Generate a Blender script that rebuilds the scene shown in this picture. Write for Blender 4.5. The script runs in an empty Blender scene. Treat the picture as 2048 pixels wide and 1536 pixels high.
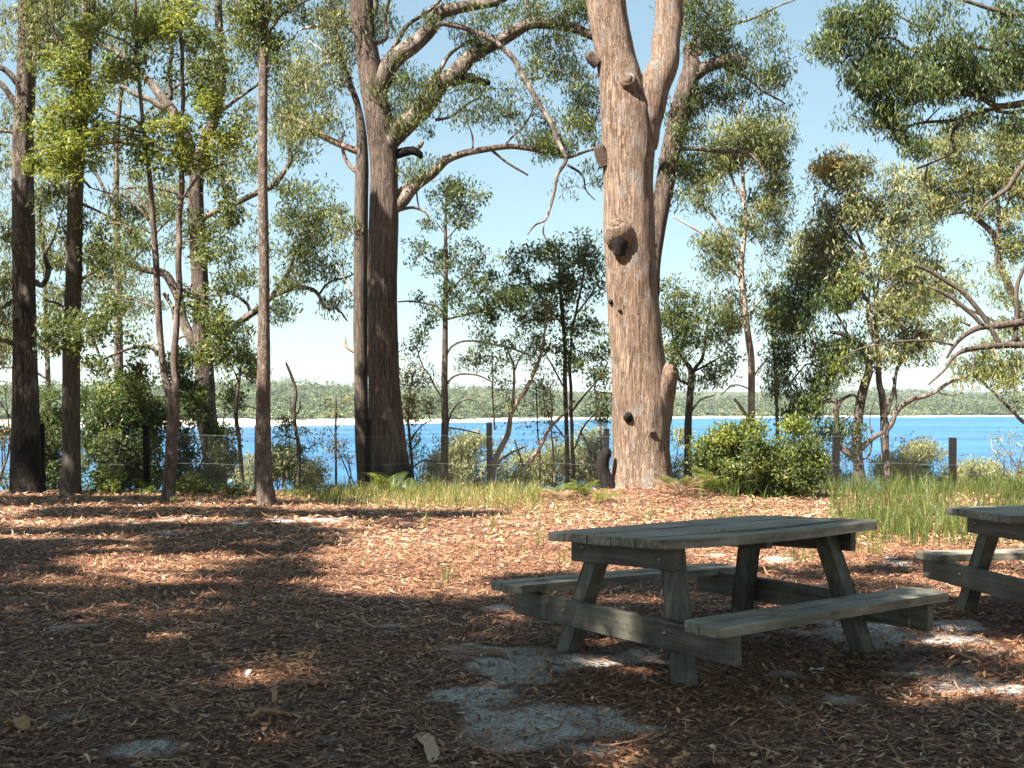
import bpy, bmesh, math, random
import numpy as np
from math import radians, sin, cos, pi
from mathutils import Vector

scene = bpy.context.scene
col = scene.collection
R = np.random.default_rng(11)
random.seed(11)

# ------------------------------------------------------------------ camera
F = 2400.0                      # focal length in pixels of the 2048 px wide frame
HZ = 803.0                      # horizon row
EYE = 1.524
PITCH = math.atan((HZ - 768.0) / F)
cam_d = bpy.data.cameras.new("camera")
cam = bpy.data.objects.new("camera", cam_d)
col.objects.link(cam)
cam_d.sensor_width = 36.0
cam_d.lens = 36.0 * F / 2048.0
cam_d.clip_start = 0.1
cam_d.clip_end = 9000.0
cam.location = (0, 0, EYE)
cam.rotation_euler = (pi / 2 + PITCH, 0, 0)
scene.camera = cam

# ------------------------------------------------------------------ light
SUN_EL, SUN_AZ = radians(50), radians(230)
SUN = np.array([cos(SUN_EL) * sin(SUN_AZ), cos(SUN_EL) * cos(SUN_AZ), sin(SUN_EL)])   # towards the sun
w = bpy.data.worlds.new("World")
scene.world = w
w.use_nodes = True
nt = w.node_tree
bg = nt.nodes["Background"]
sky = nt.nodes.new("ShaderNodeTexSky")
sky.sky_type = 'NISHITA'
sky.sun_disc = False
sky.sun_elevation = SUN_EL
sky.sun_rotation = SUN_AZ
sky.air_density = 1.0
sky.dust_density = .0
sky.altitude = 0.0
sky.ozone_density = 1.0
gam = nt.nodes.new("ShaderNodeGamma")          # evens out the sky towards the milky cyan of a humid coast day
gam.inputs[1].default_value = 0.58
tnt = nt.nodes.new("ShaderNodeMix")
tnt.data_type = 'RGBA'
tnt.blend_type = 'MULTIPLY'
tnt.inputs[0].default_value = 1.0
tnt.inputs[7].default_value = (0.86, 1.03, 1.02, 1)
nt.links.new(sky.outputs[0], gam.inputs[0])
nt.links.new(gam.outputs[0], tnt.inputs[6])
nt.links.new(tnt.outputs[2], bg.inputs[0])
bg.inputs[1].default_value = 0.072
sun_d = bpy.data.lights.new("sun", 'SUN')
sun_d.energy = 5.0
sun_d.angle = radians(0.53)
sun_d.color = (1.0, 0.95, 0.86)
sun = bpy.data.objects.new("sun", sun_d)
col.objects.link(sun)
sun.rotation_euler = Vector(tuple(SUN)).to_track_quat('Z', 'Y').to_euler()
scene.view_settings.view_transform = 'Standard'
scene.view_settings.look = 'None'
scene.view_settings.exposure = 2.25
scene.view_settings.gamma = 1.0
scene.render.film_transparent = False
scene.cycles.use_denoising = True
scene.cycles.max_bounces = 5
scene.cycles.diffuse_bounces = 3
scene.cycles.glossy_bounces = 2
scene.cycles.transmission_bounces = 3
scene.cycles.sample_clamp_indirect = 4.0

# ------------------------------------------------------------------ helpers
def ray(px, py):
    dx = (px - 1024.0) / F
    dz = -(py - 768.0) / F
    c, s = cos(PITCH), sin(PITCH)
    return np.array([dx, c - dz * s, s + dz * c])

def P(px, py, Y):
    d = ray(px, py)
    k = Y / d[1]
    return np.array([d[0] * k, Y, EYE + d[2] * k])

def project(p):
    x, y, z = p[..., 0], p[..., 1], p[..., 2] - EYE
    c, s = cos(PITCH), sin(PITCH)
    yc = y * c + z * s
    zc = -y * s + z * c
    return 1024 + F * x / yc, 768 - F * zc / yc, yc

def vnoise(x, y, seed=0):
    x = np.asarray(x, float); y = np.asarray(y, float)
    xi = np.floor(x).astype(np.int64); yi = np.floor(y).astype(np.int64)
    xf = x - xi; yf = y - yi
    def h(a, b):
        n = (a * 374761393 + b * 668265263 + seed * 144665) & 0x7fffffff
        n = ((n ^ (n >> 13)) * 1274126177) & 0x7fffffff
        return ((n ^ (n >> 16)) & 0xffff) / 65535.0
    u = xf * xf * (3 - 2 * xf); v = yf * yf * (3 - 2 * yf)
    return (h(xi, yi) * (1 - u) + h(xi + 1, yi) * u) * (1 - v) + (h(xi, yi + 1) * (1 - u) + h(xi + 1, yi + 1) * u) * v

def fbm(x, y, seed=0, o=4):
    s = 0; a = .5; t = 0
    for i in range(o):
        s = s + a * vnoise(np.asarray(x) * 2 ** i, np.asarray(y) * 2 ** i, seed + i); t += a; a *= .5
    return s / t

LAKE = -7.0
_gy = np.array([-60, 0, 9, 23, 25, 27.5, 31, 36, 44, 56, 75, 110, 250])
_gz = np.array([0.0, 0.0, 0, -.168, -.32, -.95, -2.3, -3.9, -5.4, -6.7, -7.6, -9, -11])

def shore_y(x):
    x = np.asarray(x, float)
    return np.interp(x, [-900, -300, -79, -25, 43, 185, 400, 1200], [330, 385, 416, 486, 583, 658, 690, 760]) + 4 * np.sin(x * .073 + 1) + 2.5 * np.sin(x * .19)

def dune_h(x):
    return np.interp(np.asarray(x, float), [-300, -79, -25, 43, 185, 400], [2.2, 2.3, 1.5, .9, .6, .5])

def ground_z(x, y):
    x = np.asarray(x, float); y = np.asarray(y, float)
    z = np.interp(y, _gy, _gz)
    nearw = np.clip((40 - y) / 20, 0, 1)
    z = z + nearw * .05 * (fbm(x * .5, y * .5, 3, 3) - .5) * np.clip((y - 2) / 6, .3, 1)
    z = z + np.exp(-(((x - 2.6) / 1.8) ** 2 + ((y - 20.6) / 1.6) ** 2)) * .16      # mound at the big trunk
    d = y - shore_y(x)
    far = np.where(d > -60, LAKE + np.where(d < 0, d * .05, dune_h(x) * np.clip(d / 12, 0, 1) * (.7 + .6 * vnoise(x * .09, y * .03, 4)) + np.clip(d - 16, 0, None) * .008
          + np.clip(d - 30, 0, 400) * .028 * (.3 + 1.4 * fbm(x * .006 + 9, y * .004, 5, 3))), -11)
    return np.where(y > 260, np.maximum(far, -11.0), z)

class MB:
    """collects vertices / quads / triangles and links them as ONE mesh object"""
    def __init__(s):
        s.v = []; s.q = []; s.t = []; s.tint = []; s.n = 0; s.qm = []; s.tm = []
    def add(s, v, q=None, t=None, tint=0.5, mat=0):
        v = np.asarray(v, float).reshape(-1, 3)
        if q is not None and len(q):
            q = np.asarray(q, np.int64).reshape(-1, 4); s.q.append(q + s.n); s.qm.append(np.full(len(q), mat))
        if t is not None and len(t):
            t = np.asarray(t, np.int64).reshape(-1, 3); s.t.append(t + s.n); s.tm.append(np.full(len(t), mat))
        s.v.append(v)
        s.tint.append(np.broadcast_to(np.asarray(tint, float), (len(v),)))
        s.n += len(v)
    def build(s, name, mats, parent=None, smooth=True, origin=None):
        me = bpy.data.meshes.new(name)
        v = np.concatenate(s.v) if s.v else np.zeros((0, 3))
        if origin is not None: v = v - np.asarray(origin)
        q = np.concatenate(s.q) if s.q else np.zeros((0, 4), np.int64)
        t = np.concatenate(s.t) if s.t else np.zeros((0, 3), np.int64)
        me.vertices.add(len(v)); me.vertices.foreach_set("co", v.ravel())
        loops = np.concatenate([q.ravel(), t.ravel()])
        starts = np.concatenate([np.arange(len(q)) * 4, len(q) * 4 + np.arange(len(t)) * 3])
        me.loops.add(len(loops)); me.loops.foreach_set("vertex_index", loops.astype(np.int32))
        me.polygons.add(len(starts)); me.polygons.foreach_set("loop_start", starts.astype(np.int32))
        mi = np.concatenate([np.concatenate(s.qm) if s.qm else np.zeros(0), np.concatenate(s.tm) if s.tm else np.zeros(0)])
        me.polygons.foreach_set("material_index", mi.astype(np.int32))
        me.polygons.foreach_set("use_smooth", np.full(len(starts), smooth))
        a = me.attributes.new("tint", 'FLOAT', 'POINT')
        a.data.foreach_set("value", np.concatenate(s.tint).astype(np.float32) if s.tint else [])
        me.update(calc_edges=True)
        for m in (mats if isinstance(mats, (list, tuple)) else [mats]): me.materials.append(m)
        o = bpy.data.objects.new(name, me)
        col.objects.link(o)
        if parent is not None: o.parent = parent
        return o

def tag(o, label=None, cat=None, group=None, kind=None):
    if label: o["label"] = label
    if cat: o["category"] = cat
    if group: o["group"] = group
    if kind: o["kind"] = kind
    return o

def empty(name, loc, label, cat, group=None):
    o = bpy.data.objects.new(name, None)
    col.objects.link(o)
    o.location = tuple(loc)
    o.empty_display_size = .3
    return tag(o, label, cat, group)

def catmull(pts, rad, step):
    pts = np.asarray(pts, float); rad = np.asarray(rad, float)
    if len(pts) < 2: return pts, rad
    p = np.vstack([2 * pts[0] - pts[1], pts, 2 * pts[-1] - pts[-2]])
    out = []; ro = []
    for i in range(len(pts) - 1):
        L = np.linalg.norm(pts[i + 1] - pts[i]); n = max(1, int(math.ceil(L / step)))
        t = (np.arange(n) / n)[:, None]
        a, b, c, d = p[i], p[i + 1], p[i + 2], p[i + 3]
        out.append(.5 * ((2 * b) + (-a + c) * t + (2 * a - 5 * b + 4 * c - d) * t ** 2 + (-a + 3 * b - 3 * c + d) * t ** 3))
        ro.append(rad[i] + (rad[i + 1] - rad[i]) * t[:, 0])
    out.append(pts[-1:]); ro.append(rad[-1:])
    return np.vstack(out), np.concatenate(ro)

def tube(mb, pts, rad, sides=8, step=.15, rough=0.0, seed=0, cap=True, tint=.5, mat=0, wob=0.0, ring_fn=None, raw=False):
    if raw: C, r = np.asarray(pts, float), np.asarray(rad, float)
    else: C, r = catmull(pts, rad, step)
    n = len(C)
    if wob:
        ph = R.uniform(0, 6.28, 4); s_ = np.arange(n) * step
        C = C + wob * np.stack([np.sin(s_ * 3.1 + ph[0]) + .6 * np.sin(s_ * 7.3 + ph[1]), np.sin(s_ * 2.7 + ph[2]), .6 * np.sin(s_ * 5.1 + ph[3])], 1) * np.minimum(1, s_ / .4)[:, None]
    T = np.gradient(C, axis=0); T /= np.linalg.norm(T, axis=1)[:, None] + 1e-9
    ref = np.array([0, 1., 0]) if abs(T[0][1]) < .9 else np.array([1., 0, 0])
    N = np.zeros_like(C)
    x = ref - T[0] * (ref @ T[0]); N[0] = x / np.linalg.norm(x)
    for i in range(1, n):
        x = N[i - 1] - T[i] * (N[i - 1] @ T[i]); N[i] = x / (np.linalg.norm(x) + 1e-9)
    B = np.cross(T, N)
    a = np.arange(sides) / sides * 2 * pi
    rr = r[:, None] * np.ones(sides)[None]
    s_ = np.concatenate([[0], np.cumsum(np.linalg.norm(np.diff(C, axis=0), axis=1))])
    if rough:
        A = np.broadcast_to(a[None] / (2 * pi), rr.shape); S = np.broadcast_to(s_[:, None], rr.shape)
        k = max(4, int(round(2 * pi * r.mean() / .05)))
        ca, sa = np.cos(a)[None], np.sin(a)[None]
        big = fbm(ca * 1.7 + 20 + S * .5, sa * 1.7 + S * .9, seed, 3) - .5
        m = (np.arange(sides) * k / sides)[None] + 0 * S
        fine = vnoise(m, S * 3.0, seed + 7) - .5
        rr = rr * (1 + rough * (1.6 * big + .5 * fine))
    if ring_fn is not None: rr = ring_fn(rr, a, s_, C)
    V = C[:, None, :] + rr[..., None] * (np.cos(a)[None, :, None] * N[:, None, :] + np.sin(a)[None, :, None] * B[:, None, :])
    i = np.arange(n - 1)[:, None]; j = np.arange(sides)[None]; j2 = (j + 1) % sides
    q = np.stack([i * sides + j, i * sides + j2, (i + 1) * sides + j2, (i + 1) * sides + j], -1).reshape(-1, 4)
    V = V.reshape(-1, 3)
    t = None
    if cap:
        V = np.vstack([V, C[-1] + T[-1] * r[-1] * .3, C[0]])
        jj = np.arange(sides)
        t = np.vstack([np.stack([(n - 1) * sides + jj, (n - 1) * sides + (jj + 1) % sides, np.full(sides, n * sides)], 1),
                       np.stack([(jj + 1) % sides, jj, np.full(sides, n * sides + 1)], 1)])
    mb.add(V, q, t, tint, mat)
    return C

# ------------------------------------------------------------------ materials
def new_mat(name):
    m = bpy.data.materials.new(name); m.use_nodes = True
    t = m.node_tree
    for n in list(t.nodes): t.nodes.remove(n)
    out = t.nodes.new("ShaderNodeOutputMaterial")
    return m, t, out
def N(t, typ, **kw):
    n = t.nodes.new(typ)
    for k, v in kw.items(): setattr(n, k, v)
    return n
def ramp(t, stops, src):
    r = N(t, "ShaderNodeValToRGB")
    e = r.color_ramp.elements
    while len(e) < len(stops): e.new(.5)
    for i, (p, c) in enumerate(stops):
        e[i].position = p; e[i].color = (*c, 1) if len(c) == 3 else c
    t.links.new(src, r.inputs[0])
    return r.outputs[0]
def noise(t, scale, detail=4, vec=None, rough=.55, dist=0):
    n = N(t, "ShaderNodeTexNoise"); n.inputs["Scale"].default_value = scale; n.inputs["Detail"].default_value = detail
    n.inputs["Roughness"].default_value = rough; n.inputs["Distortion"].default_value = dist
    if vec is not None: t.links.new(vec, n.inputs["Vector"])
    return n.outputs[0]
def mapping(t, scale=(1, 1, 1), rot=(0, 0, 0)):
    tc = N(t, "ShaderNodeTexCoord"); mp = N(t, "ShaderNodeMapping")
    mp.inputs["Scale"].default_value = scale; mp.inputs["Rotation"].default_value = rot
    t.links.new(tc.outputs["Object"], mp.inputs["Vector"])
    return mp.outputs[0]
def mixc(t, fac, a, b, typ='MIX'):
    m = N(t, "ShaderNodeMix", data_type='RGBA', blend_type=typ)
    for s, v in ((m.inputs[0], fac), (m.inputs[6], a), (m.inputs[7], b)):
        if isinstance(v, (int, float)): s.default_value = v
        elif isinstance(v, tuple): s.default_value = (*v, 1)
        else: t.links.new(v, s)
    return m.outputs[2]
def math_(t, op, a, b=None):
    m = N(t, "ShaderNodeMath", operation=op)
    for s, v in ((m.inputs[0], a), (m.inputs[1], b)):
        if v is None: continue
        if isinstance(v, (int, float)): s.default_value = v
        else: t.links.new(v, s)
    return m.outputs[0]
def bump(t, h, strength, dist):
    b = N(t, "ShaderNodeBump"); b.inputs["Strength"].default_value = strength; b.inputs["Distance"].default_value = dist
    t.links.new(h, b.inputs["Height"])
    return b.outputs[0]
def principled(t, out, color, rough=.8, spec=.3, normal=None):
    p = N(t, "ShaderNodeBsdfPrincipled")
    if isinstance(color, tuple): p.inputs["Base Color"].default_value = (*color, 1)
    else: t.links.new(color, p.inputs["Base Color"])
    if isinstance(rough, (int, float)): p.inputs["Roughness"].default_value = rough
    else: t.links.new(rough, p.inputs["Roughness"])
    p.inputs["Specular IOR Level"].default_value = spec
    if normal is not None: t.links.new(normal, p.inputs["Normal"])
    t.links.new(p.outputs[0], out.inputs[0])
    return p

def bark(name, dark, mid, light, stretch=6.0, scale=9.0, bmp=.6, dist=.03, spots=None, char=None):
    m, t, out = new_mat(name)
    v = mapping(t, (scale, scale, scale / stretch))
    n1 = noise(t, 1.6, 8, v, .68, .6)
    n2 = noise(t, .9, 3, mapping(t, (1.1, 1.1, .45)))
    c = ramp(t, [(.37, dark), (.5, mid), (.64, light)], n1)
    c2 = ramp(t, [(.35, tuple(x * .62 for x in mid)), (.6, light)], n2)
    c = mixc(t, .36, c, c2)
    v2 = mapping(t, (scale * 1.5, scale * 1.5, scale * 1.5 / (stretch * 1.6)))
    cr = math_(t, 'ABSOLUTE', math_(t, 'SUBTRACT', noise(t, 1.3, 4, v2, .6, .8), .5))
    crack = ramp(t, [(.0, (1, 1, 1)), (.018, (.75, .75, .75)), (.05, (0, 0, 0))], cr)
    patch = ramp(t, [(.42, (.1, .1, .1)), (.62, (.75, .75, .75))], noise(t, 1.2, 3, mapping(t, (1.6, 1.6, .7))))
    c = mixc(t, mixc(t, 1.0, crack, patch, 'MULTIPLY'), c, tuple(x * .55 for x in dark))
    if spots:
        n3 = noise(t, 2.6, 5, mapping(t, (2.2, 2.2, 1.1)), .6)
        f = ramp(t, [(.53, (0, 0, 0)), (.62, (1, 1, 1))], n3)
        c = mixc(t, f, c, spots)
    if char:                                 # fire-blackened foot of the trunk, a ragged stain
        tc = N(t, "ShaderNodeTexCoord"); sp = N(t, "ShaderNodeSeparateXYZ"); t.links.new(tc.outputs["Object"], sp.inputs[0])
        hgt = math_(t, 'ADD', sp.outputs[2], math_(t, 'MULTIPLY', noise(t, 1.5, 5, mapping(t, (3, 3, .8))), -2.4 * char))
        f = ramp(t, [(.0, (.85, .85, .85)), (.6, (0, 0, 0))], math_(t, 'ADD', math_(t, 'MULTIPLY', hgt, .8 / char), .35))
        c = mixc(t, f, c, (.022, .018, .016))
    n4 = math_(t, 'ADD', noise(t, 2.2, 7, v, .75), math_(t, 'MULTIPLY', math_(t, 'MINIMUM', cr, .08), 5.0))
    principled(t, out, c, .9, .15, bump(t, n4, bmp, dist))
    return m

def leafmat(name, cols, trans=(.5, .6, .1), tf=.28, rough=.5, spec=.35):
    m, t, out = new_mat(name)
    a = N(t, "ShaderNodeAttribute", attribute_name="tint")
    c = ramp(t, [(i / (len(cols) - 1), k) for i, k in enumerate(cols)], a.outputs["Fac"])
    p = N(t, "ShaderNodeBsdfPrincipled"); t.links.new(c, p.inputs["Base Color"])
    p.inputs["Roughness"].default_value = rough; p.inputs["Specular IOR Level"].default_value = spec
    tr = N(t, "ShaderNodeBsdfTranslucent")
    t.links.new(mixc(t, .5, c, trans), tr.inputs[0])
    mx = N(t, "ShaderNodeMixShader"); mx.inputs[0].default_value = tf
    t.links.new(p.outputs[0], mx.inputs[1]); t.links.new(tr.outputs[0], mx.inputs[2])
    t.links.new(mx.outputs[0], out.inputs[0])
    return m

M = {}
M['bark_grey'] = bark('grey_brown_bark', (.022, .015, .012), (.095, .068, .053), (.21, .165, .135), 6, 12, 1.0, .04, spots=(.22, .185, .155), char=1.1)
M['bark_big'] = bark('fibrous_brown_bark', (.034, .024, .019), (.125, .09, .07), (.24, .18, .145), 8, 13, 1.0, .04, char=.45)
M['bark_orange'] = bark('orange_brown_fibrous_bark', (.06, .037, .026), (.24, .158, .112), (.37, .268, .20), 7, 12, 1.0, .045, spots=(.25, .205, .175))
M['bark_mottle'] = bark('mottled_bark', (.04, .027, .021), (.17, .125, .10), (.31, .245, .2), 2.2, 13, 1.0, .03, spots=(.13, .09, .068))
M['bark_dark'] = bark('dark_sapling_bark', (.028, .022, .018), (.075, .058, .046), (.15, .12, .095), 5, 16, .6, .012)
M['bark_pale'] = bark('pale_smooth_bark', (.14, .10, .08), (.33, .25, .2), (.52, .43, .36), 3, 7, .4, .012, spots=(.25, .15, .105))
M['bark_limb'] = bark('limb_bark', (.03, .022, .018), (.125, .095, .077), (.27, .215, .175), 4, 11, 1.0, .03, spots=(.30, .25, .21))
M['bark_red'] = bark('reddish_bark', (.03, .021, .017), (.115, .082, .066), (.23, .175, .145), 4, 13, .9, .02, spots=(.22, .17, .14))
M['twig'] = bark('twig_bark', (.05, .036, .028), (.14, .10, .08), (.28, .21, .17), 3, 20, .2, .004)
M['twig_pale'] = bark('pale_twig_bark', (.18, .13, .1), (.32, .25, .2), (.46, .38, .32), 3, 20, .2, .004)
M['charred'] = bark('charred_wood', (.006, .0055, .005), (.013, .011, .01), (.03, .024, .02), 6, 14, .7, .015)
L = {}
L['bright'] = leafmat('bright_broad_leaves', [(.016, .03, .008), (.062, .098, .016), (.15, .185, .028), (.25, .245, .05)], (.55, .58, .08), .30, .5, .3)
L['mid'] = leafmat('mid_green_leaves', [(.013, .024, .009), (.038, .06, .017), (.095, .12, .03), (.19, .185, .045)], (.45, .5, .08), .26, .5, .35)  # low stops of mid, dark and olive deepened to stand for shadowed leaves
L['dark'] = leafmat('dark_green_leaves', [(.010, .020, .009), (.025, .046, .015), (.058, .086, .024), (.135, .145, .04)], (.35, .45, .08), .24, .48, .35)
L['olive'] = leafmat('olive_leaves', [(.024, .034, .013), (.075, .092, .03), (.155, .168, .052), (.25, .225, .08)], (.5, .5, .12), .26, .5, .35)
L['pale'] = leafmat('pale_leaves', [(.05, .06, .024), (.14, .155, .06), (.25, .25, .105), (.35, .32, .16)], (.5, .5, .2), .26, .5, .4)
L['rust'] = leafmat('rusty_leaves', [(.08, .085, .03), (.20, .18, .05), (.36, .27, .075), (.42, .27, .09)], (.6, .45, .12), .26, .5, .4)
L['dead'] = leafmat('dead_leaves', [(.05, .028, .018), (.12, .065, .038), (.20, .12, .07), (.28, .19, .12)], (.4, .25, .1), .12, .7, .2)
L['fern'] = leafmat('fern_fronds', [(.022, .04, .01), (.05, .078, .016), (.10, .13, .025), (.19, .16, .05)], (.6, .65, .08), .32, .5, .35)
L['grass'] = leafmat('grass_blades', [(.022, .04, .009), (.05, .08, .016), (.105, .13, .026), (.24, .2, .08)], (.55, .6, .1), .3, .5, .4)
L['far'] = leafmat('far_forest_leaves', [(.045, .065, .038), (.085, .115, .055), (.135, .16, .072), (.185, .185, .10)], (.4, .42, .2), .2, .7, .2)

# ------------------------------------------------------------------ foliage
def leaves(mb, centers, length, width, droop, tint, jit=.25, mat=0, spread=1.0):
    """one folded leaf-shaped quad pair per centre"""
    n = len(centers)
    ax = R.normal(size=(n, 3)); ax[:, 2] = ax[:, 2] * .5 - droop * 2.2
    ax /= np.linalg.norm(ax, axis=1)[:, None]
    nr = R.normal(size=(n, 3)) * .7; nr[:, 2] += (1 - droop) * 1.5
    nr -= ax * (nr * ax).sum(1)[:, None]; nr /= np.linalg.norm(nr, axis=1)[:, None] + 1e-9
    sd = np.cross(ax, nr)
    Ln = length * R.uniform(.65, 1.3, n)[:, None]; Wd = width * R.uniform(.7, 1.25, n)[:, None] * .5
    c = np.asarray(centers)
    base = c - ax * Ln * .5; tip = c + ax * Ln * .5 + nr * Ln * R.uniform(-.18, .06, n)[:, None]
    mid = c - ax * Ln * .08 + nr * Wd * .25
    V = np.stack([base, mid + sd * Wd, tip, mid - sd * Wd], 1).reshape(-1, 3)
    q = np.arange(n * 4).reshape(-1, 4)
    tn = np.clip(np.asarray(tint) + R.normal(size=n) * jit * .5, 0, 1)
    mb.add(V, q, None, np.repeat(tn, 4), mat)

PER, CNT = 2.2, 1.65
def crown(parent, name, nodes, clumps, kind, leaf=(.11, .03), droop=.6, per=34, rad=.3, flat=.75, twig='twig', tw=1.0, tint0=.45, jit=.5, twig_min=.003, connect=True, label=None):
    """leaf clumps hung on twigs grown from the skeleton nodes; clumps: (n,3) centres"""
    mb = MB()
    nodes = np.asarray(nodes, float).reshape(-1, 3)
    cl = np.asarray(clumps, float)
    order = np.argsort(((cl[:, None] - nodes[None]) ** 2).sum(-1).min(1)) if len(cl) else []
    cl = cl[order]
    if connect:
        pos = [*nodes]; par = [-1] * len(nodes)
        arr = np.empty((len(nodes) + len(cl) * 3, 3)); arr[:len(nodes)] = nodes; m = len(nodes); par = np.full(len(arr), -1)
        end = []
        for c in cl:
            d = np.linalg.norm(arr[:m] - c, axis=1)
            # prefer attaching from below / inside
            d = d + .35 * np.clip(arr[:m, 2] - c[2], 0, None)
            k = int(d.argmin()); p0 = arr[k]
            v = c - p0; Ld = np.linalg.norm(v)
            last = k
            ns = 2 if Ld > .5 else 1
            for s in range(1, ns + 1):
                f = s / (ns + 1)
                arr[m] = p0 + v * f + R.normal(size=3) * Ld * .07 + np.array([0, 0, Ld * .10 * sin(f * pi)])
                par[m] = last; last = m; m += 1
                if m >= len(arr) - 2: arr = np.vstack([arr, np.empty((500, 3))]); par = np.concatenate([par, np.full(500, -1)])
            arr[m] = c; par[m] = last; end.append(m); m += 1
            if m >= len(arr) - 4: arr = np.vstack([arr, np.empty((500, 3))]); par = np.concatenate([par, np.full(500, -1)])
        cnt = np.zeros(m)
        for e in end:
            k = e
            while k >= 0: cnt[k] += 1; k = par[k]
        # chains: follow from each end to the first already drawn node
        drawn = np.zeros(m, bool); drawn[:len(nodes)] = True
        for e in sorted(end, key=lambda i: -i):
            pass
        kids = {}
        for i in range(len(nodes), m): kids.setdefault(par[i], []).append(i)
        stack = [(p, k) for p, ks in kids.items() if p < len(nodes) for k in ks]
        while stack:
            p, k = stack.pop()
            chain = [p, k]
            while True:
                ks = kids.get(chain[-1])
                if not ks: break
                ks = sorted(ks, key=lambda i: -cnt[i])
                for o in ks[1:]: stack.append((chain[-1], o))
                chain.append(ks[0])
            pts = arr[chain]
            rr = twig_min + .0042 * tw * np.sqrt(cnt[chain]); rr[0] = rr[1]
            tube(mb, pts, rr, 5 if rr[0] > .012 else 3, .25, mat=1, cap=False)
    # leaves
    if len(cl):
        nl = R.poisson(per * PER, len(cl)) + 3
        idx = np.repeat(np.arange(len(cl)), nl); n = len(idx)
        rd = rad * R.uniform(.6, 1.35, len(cl))
        off = R.normal(size=(n, 3)); off /= np.linalg.norm(off, axis=1)[:, None]
        off *= (R.uniform(0, 1, n) ** .45)[:, None]
        off[:, 2] *= flat
        ctint = np.clip(tint0 + R.normal(size=len(cl)) * .17, 0, 1)
        leaves(mb, cl[idx] + off * rd[idx][:, None], leaf[0] * .92, leaf[1] * .9, droop, ctint[idx], jit)
    o = mb.build(name, [L[kind], M[twig]], parent, smooth=False, origin=parent.location if parent else None)
    if label: o["label"] = label
    return o

def blob(cx, cy, rx, ry, Y, n, dy=None, hollow=0.0):
    """n clump centres in an ellipsoid seen at pixel (cx,cy)"""
    n = int(n * CNT + .5)
    n = int(n * 1.5 + .5)
    u = R.normal(size=(n, 3)); u /= np.linalg.norm(u, axis=1)[:, None]
    u *= 1.12
    u *= ((hollow + (1 - hollow) * R.uniform(0, 1, n)) ** (1 / 2.4))[:, None]
    dd = dy if dy is not None else max(rx, ry) * Y / F
    sc = 950.0 / Y
    gap = fbm((cx + u[:, 0] * rx) / sc + Y * 3, (cy + u[:, 2] * ry) / (sc * .8) + u[:, 1], 17, 2)
    u = u[gap + .06 * R.normal(size=n) > .43]; n = len(u)
    return np.array([P(cx + a * rx, cy + c * ry, Y + b * dd) for a, b, c in u]) if n else np.zeros((0, 3))

def pxline(pts, Y, dY=0.0):
    """[(px,py,width px)..] at depth Y (sliding by dY along the line) -> points, radii"""
    n = len(pts)
    out = []; r = []
    for i, p in enumerate(pts):
        y = Y + dY * (i / max(1, n - 1))
        out.append(P(p[0], p[1], y)); r.append(p[2] * .5 * y / F)
    return np.array(out), np.array(r)

def make_tree(name, label, base_px, Y, trunk, branches=(), bark_='bark_grey', limb=None, crowns=(), sides=14, rough=.07, group=None, cat='tree', step=.12, extra=None, base_z=None, ring_fn=None, stubs=()):
    tp, tr = pxline(trunk, Y)
    gz = float(ground_z(tp[0][0], Y)) if base_z is None else base_z
    if tp[0][2] > gz - .12:                     # root the trunk in the ground
        d = tp[0] - tp[1]; k = min(0, (gz - .15 - tp[0][2])) / (d[2] - 1e-9) if d[2] < 0 else 0
        tp = np.vstack([[tp[0][0], tp[0][1], gz - .15], tp]); tr = np.concatenate([[tr[0] * 1.12], tr])
    root = empty(name, (tp[0][0], Y, gz), label, cat, group)
    mb = MB()
    C = tube(mb, tp, tr, sides, step, rough, seed=int(abs(base_px)) % 97, ring_fn=ring_fn)
    mb.build('trunk', M[bark_], root, origin=root.location)
    nodes = [C[len(C) // 3:]]
    limb = limb or bark_
    for b in branches:
        dY = 0.0; bm = limb; nm = 'branch'; node = True
        pts = b
        if isinstance(b, dict):
            pts = b['p']; dY = b.get('dY', 0); bm = b.get('m', limb); nm = b.get('n', 'branch'); node = b.get('node', True)
        bp, br = pxline(pts, Y, dY)
        if isinstance(b, dict): br = br * b.get('k', 1.0)
        mb = MB()
        s = 12 if br[0] > .1 else (8 if br[0] > .03 else 6)
        Cb = tube(mb, bp, np.maximum(br, .006), s, .10, rough * 1.7, seed=len(nodes) * 13 % 89, wob=min(.035, br.mean() * .35))
        mb.build(nm, M[bm], root, origin=root.location)
        if node: nodes.append(Cb[2:] if len(Cb) > 4 else Cb)
    for s in stubs: s(root)
    nodes = np.vstack(nodes)
    for cd in crowns:
        cl = [blob(*bl[:4], Y + (bl[5] if len(bl) > 5 else 0), int(bl[4])) for bl in cd['b']]
        kw = {k: v for k, v in cd.items() if k not in ('b', 'n')}
        crown(root, cd.get('n', 'crown'), nodes, np.vstack(cl), **kw)
    return root

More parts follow.
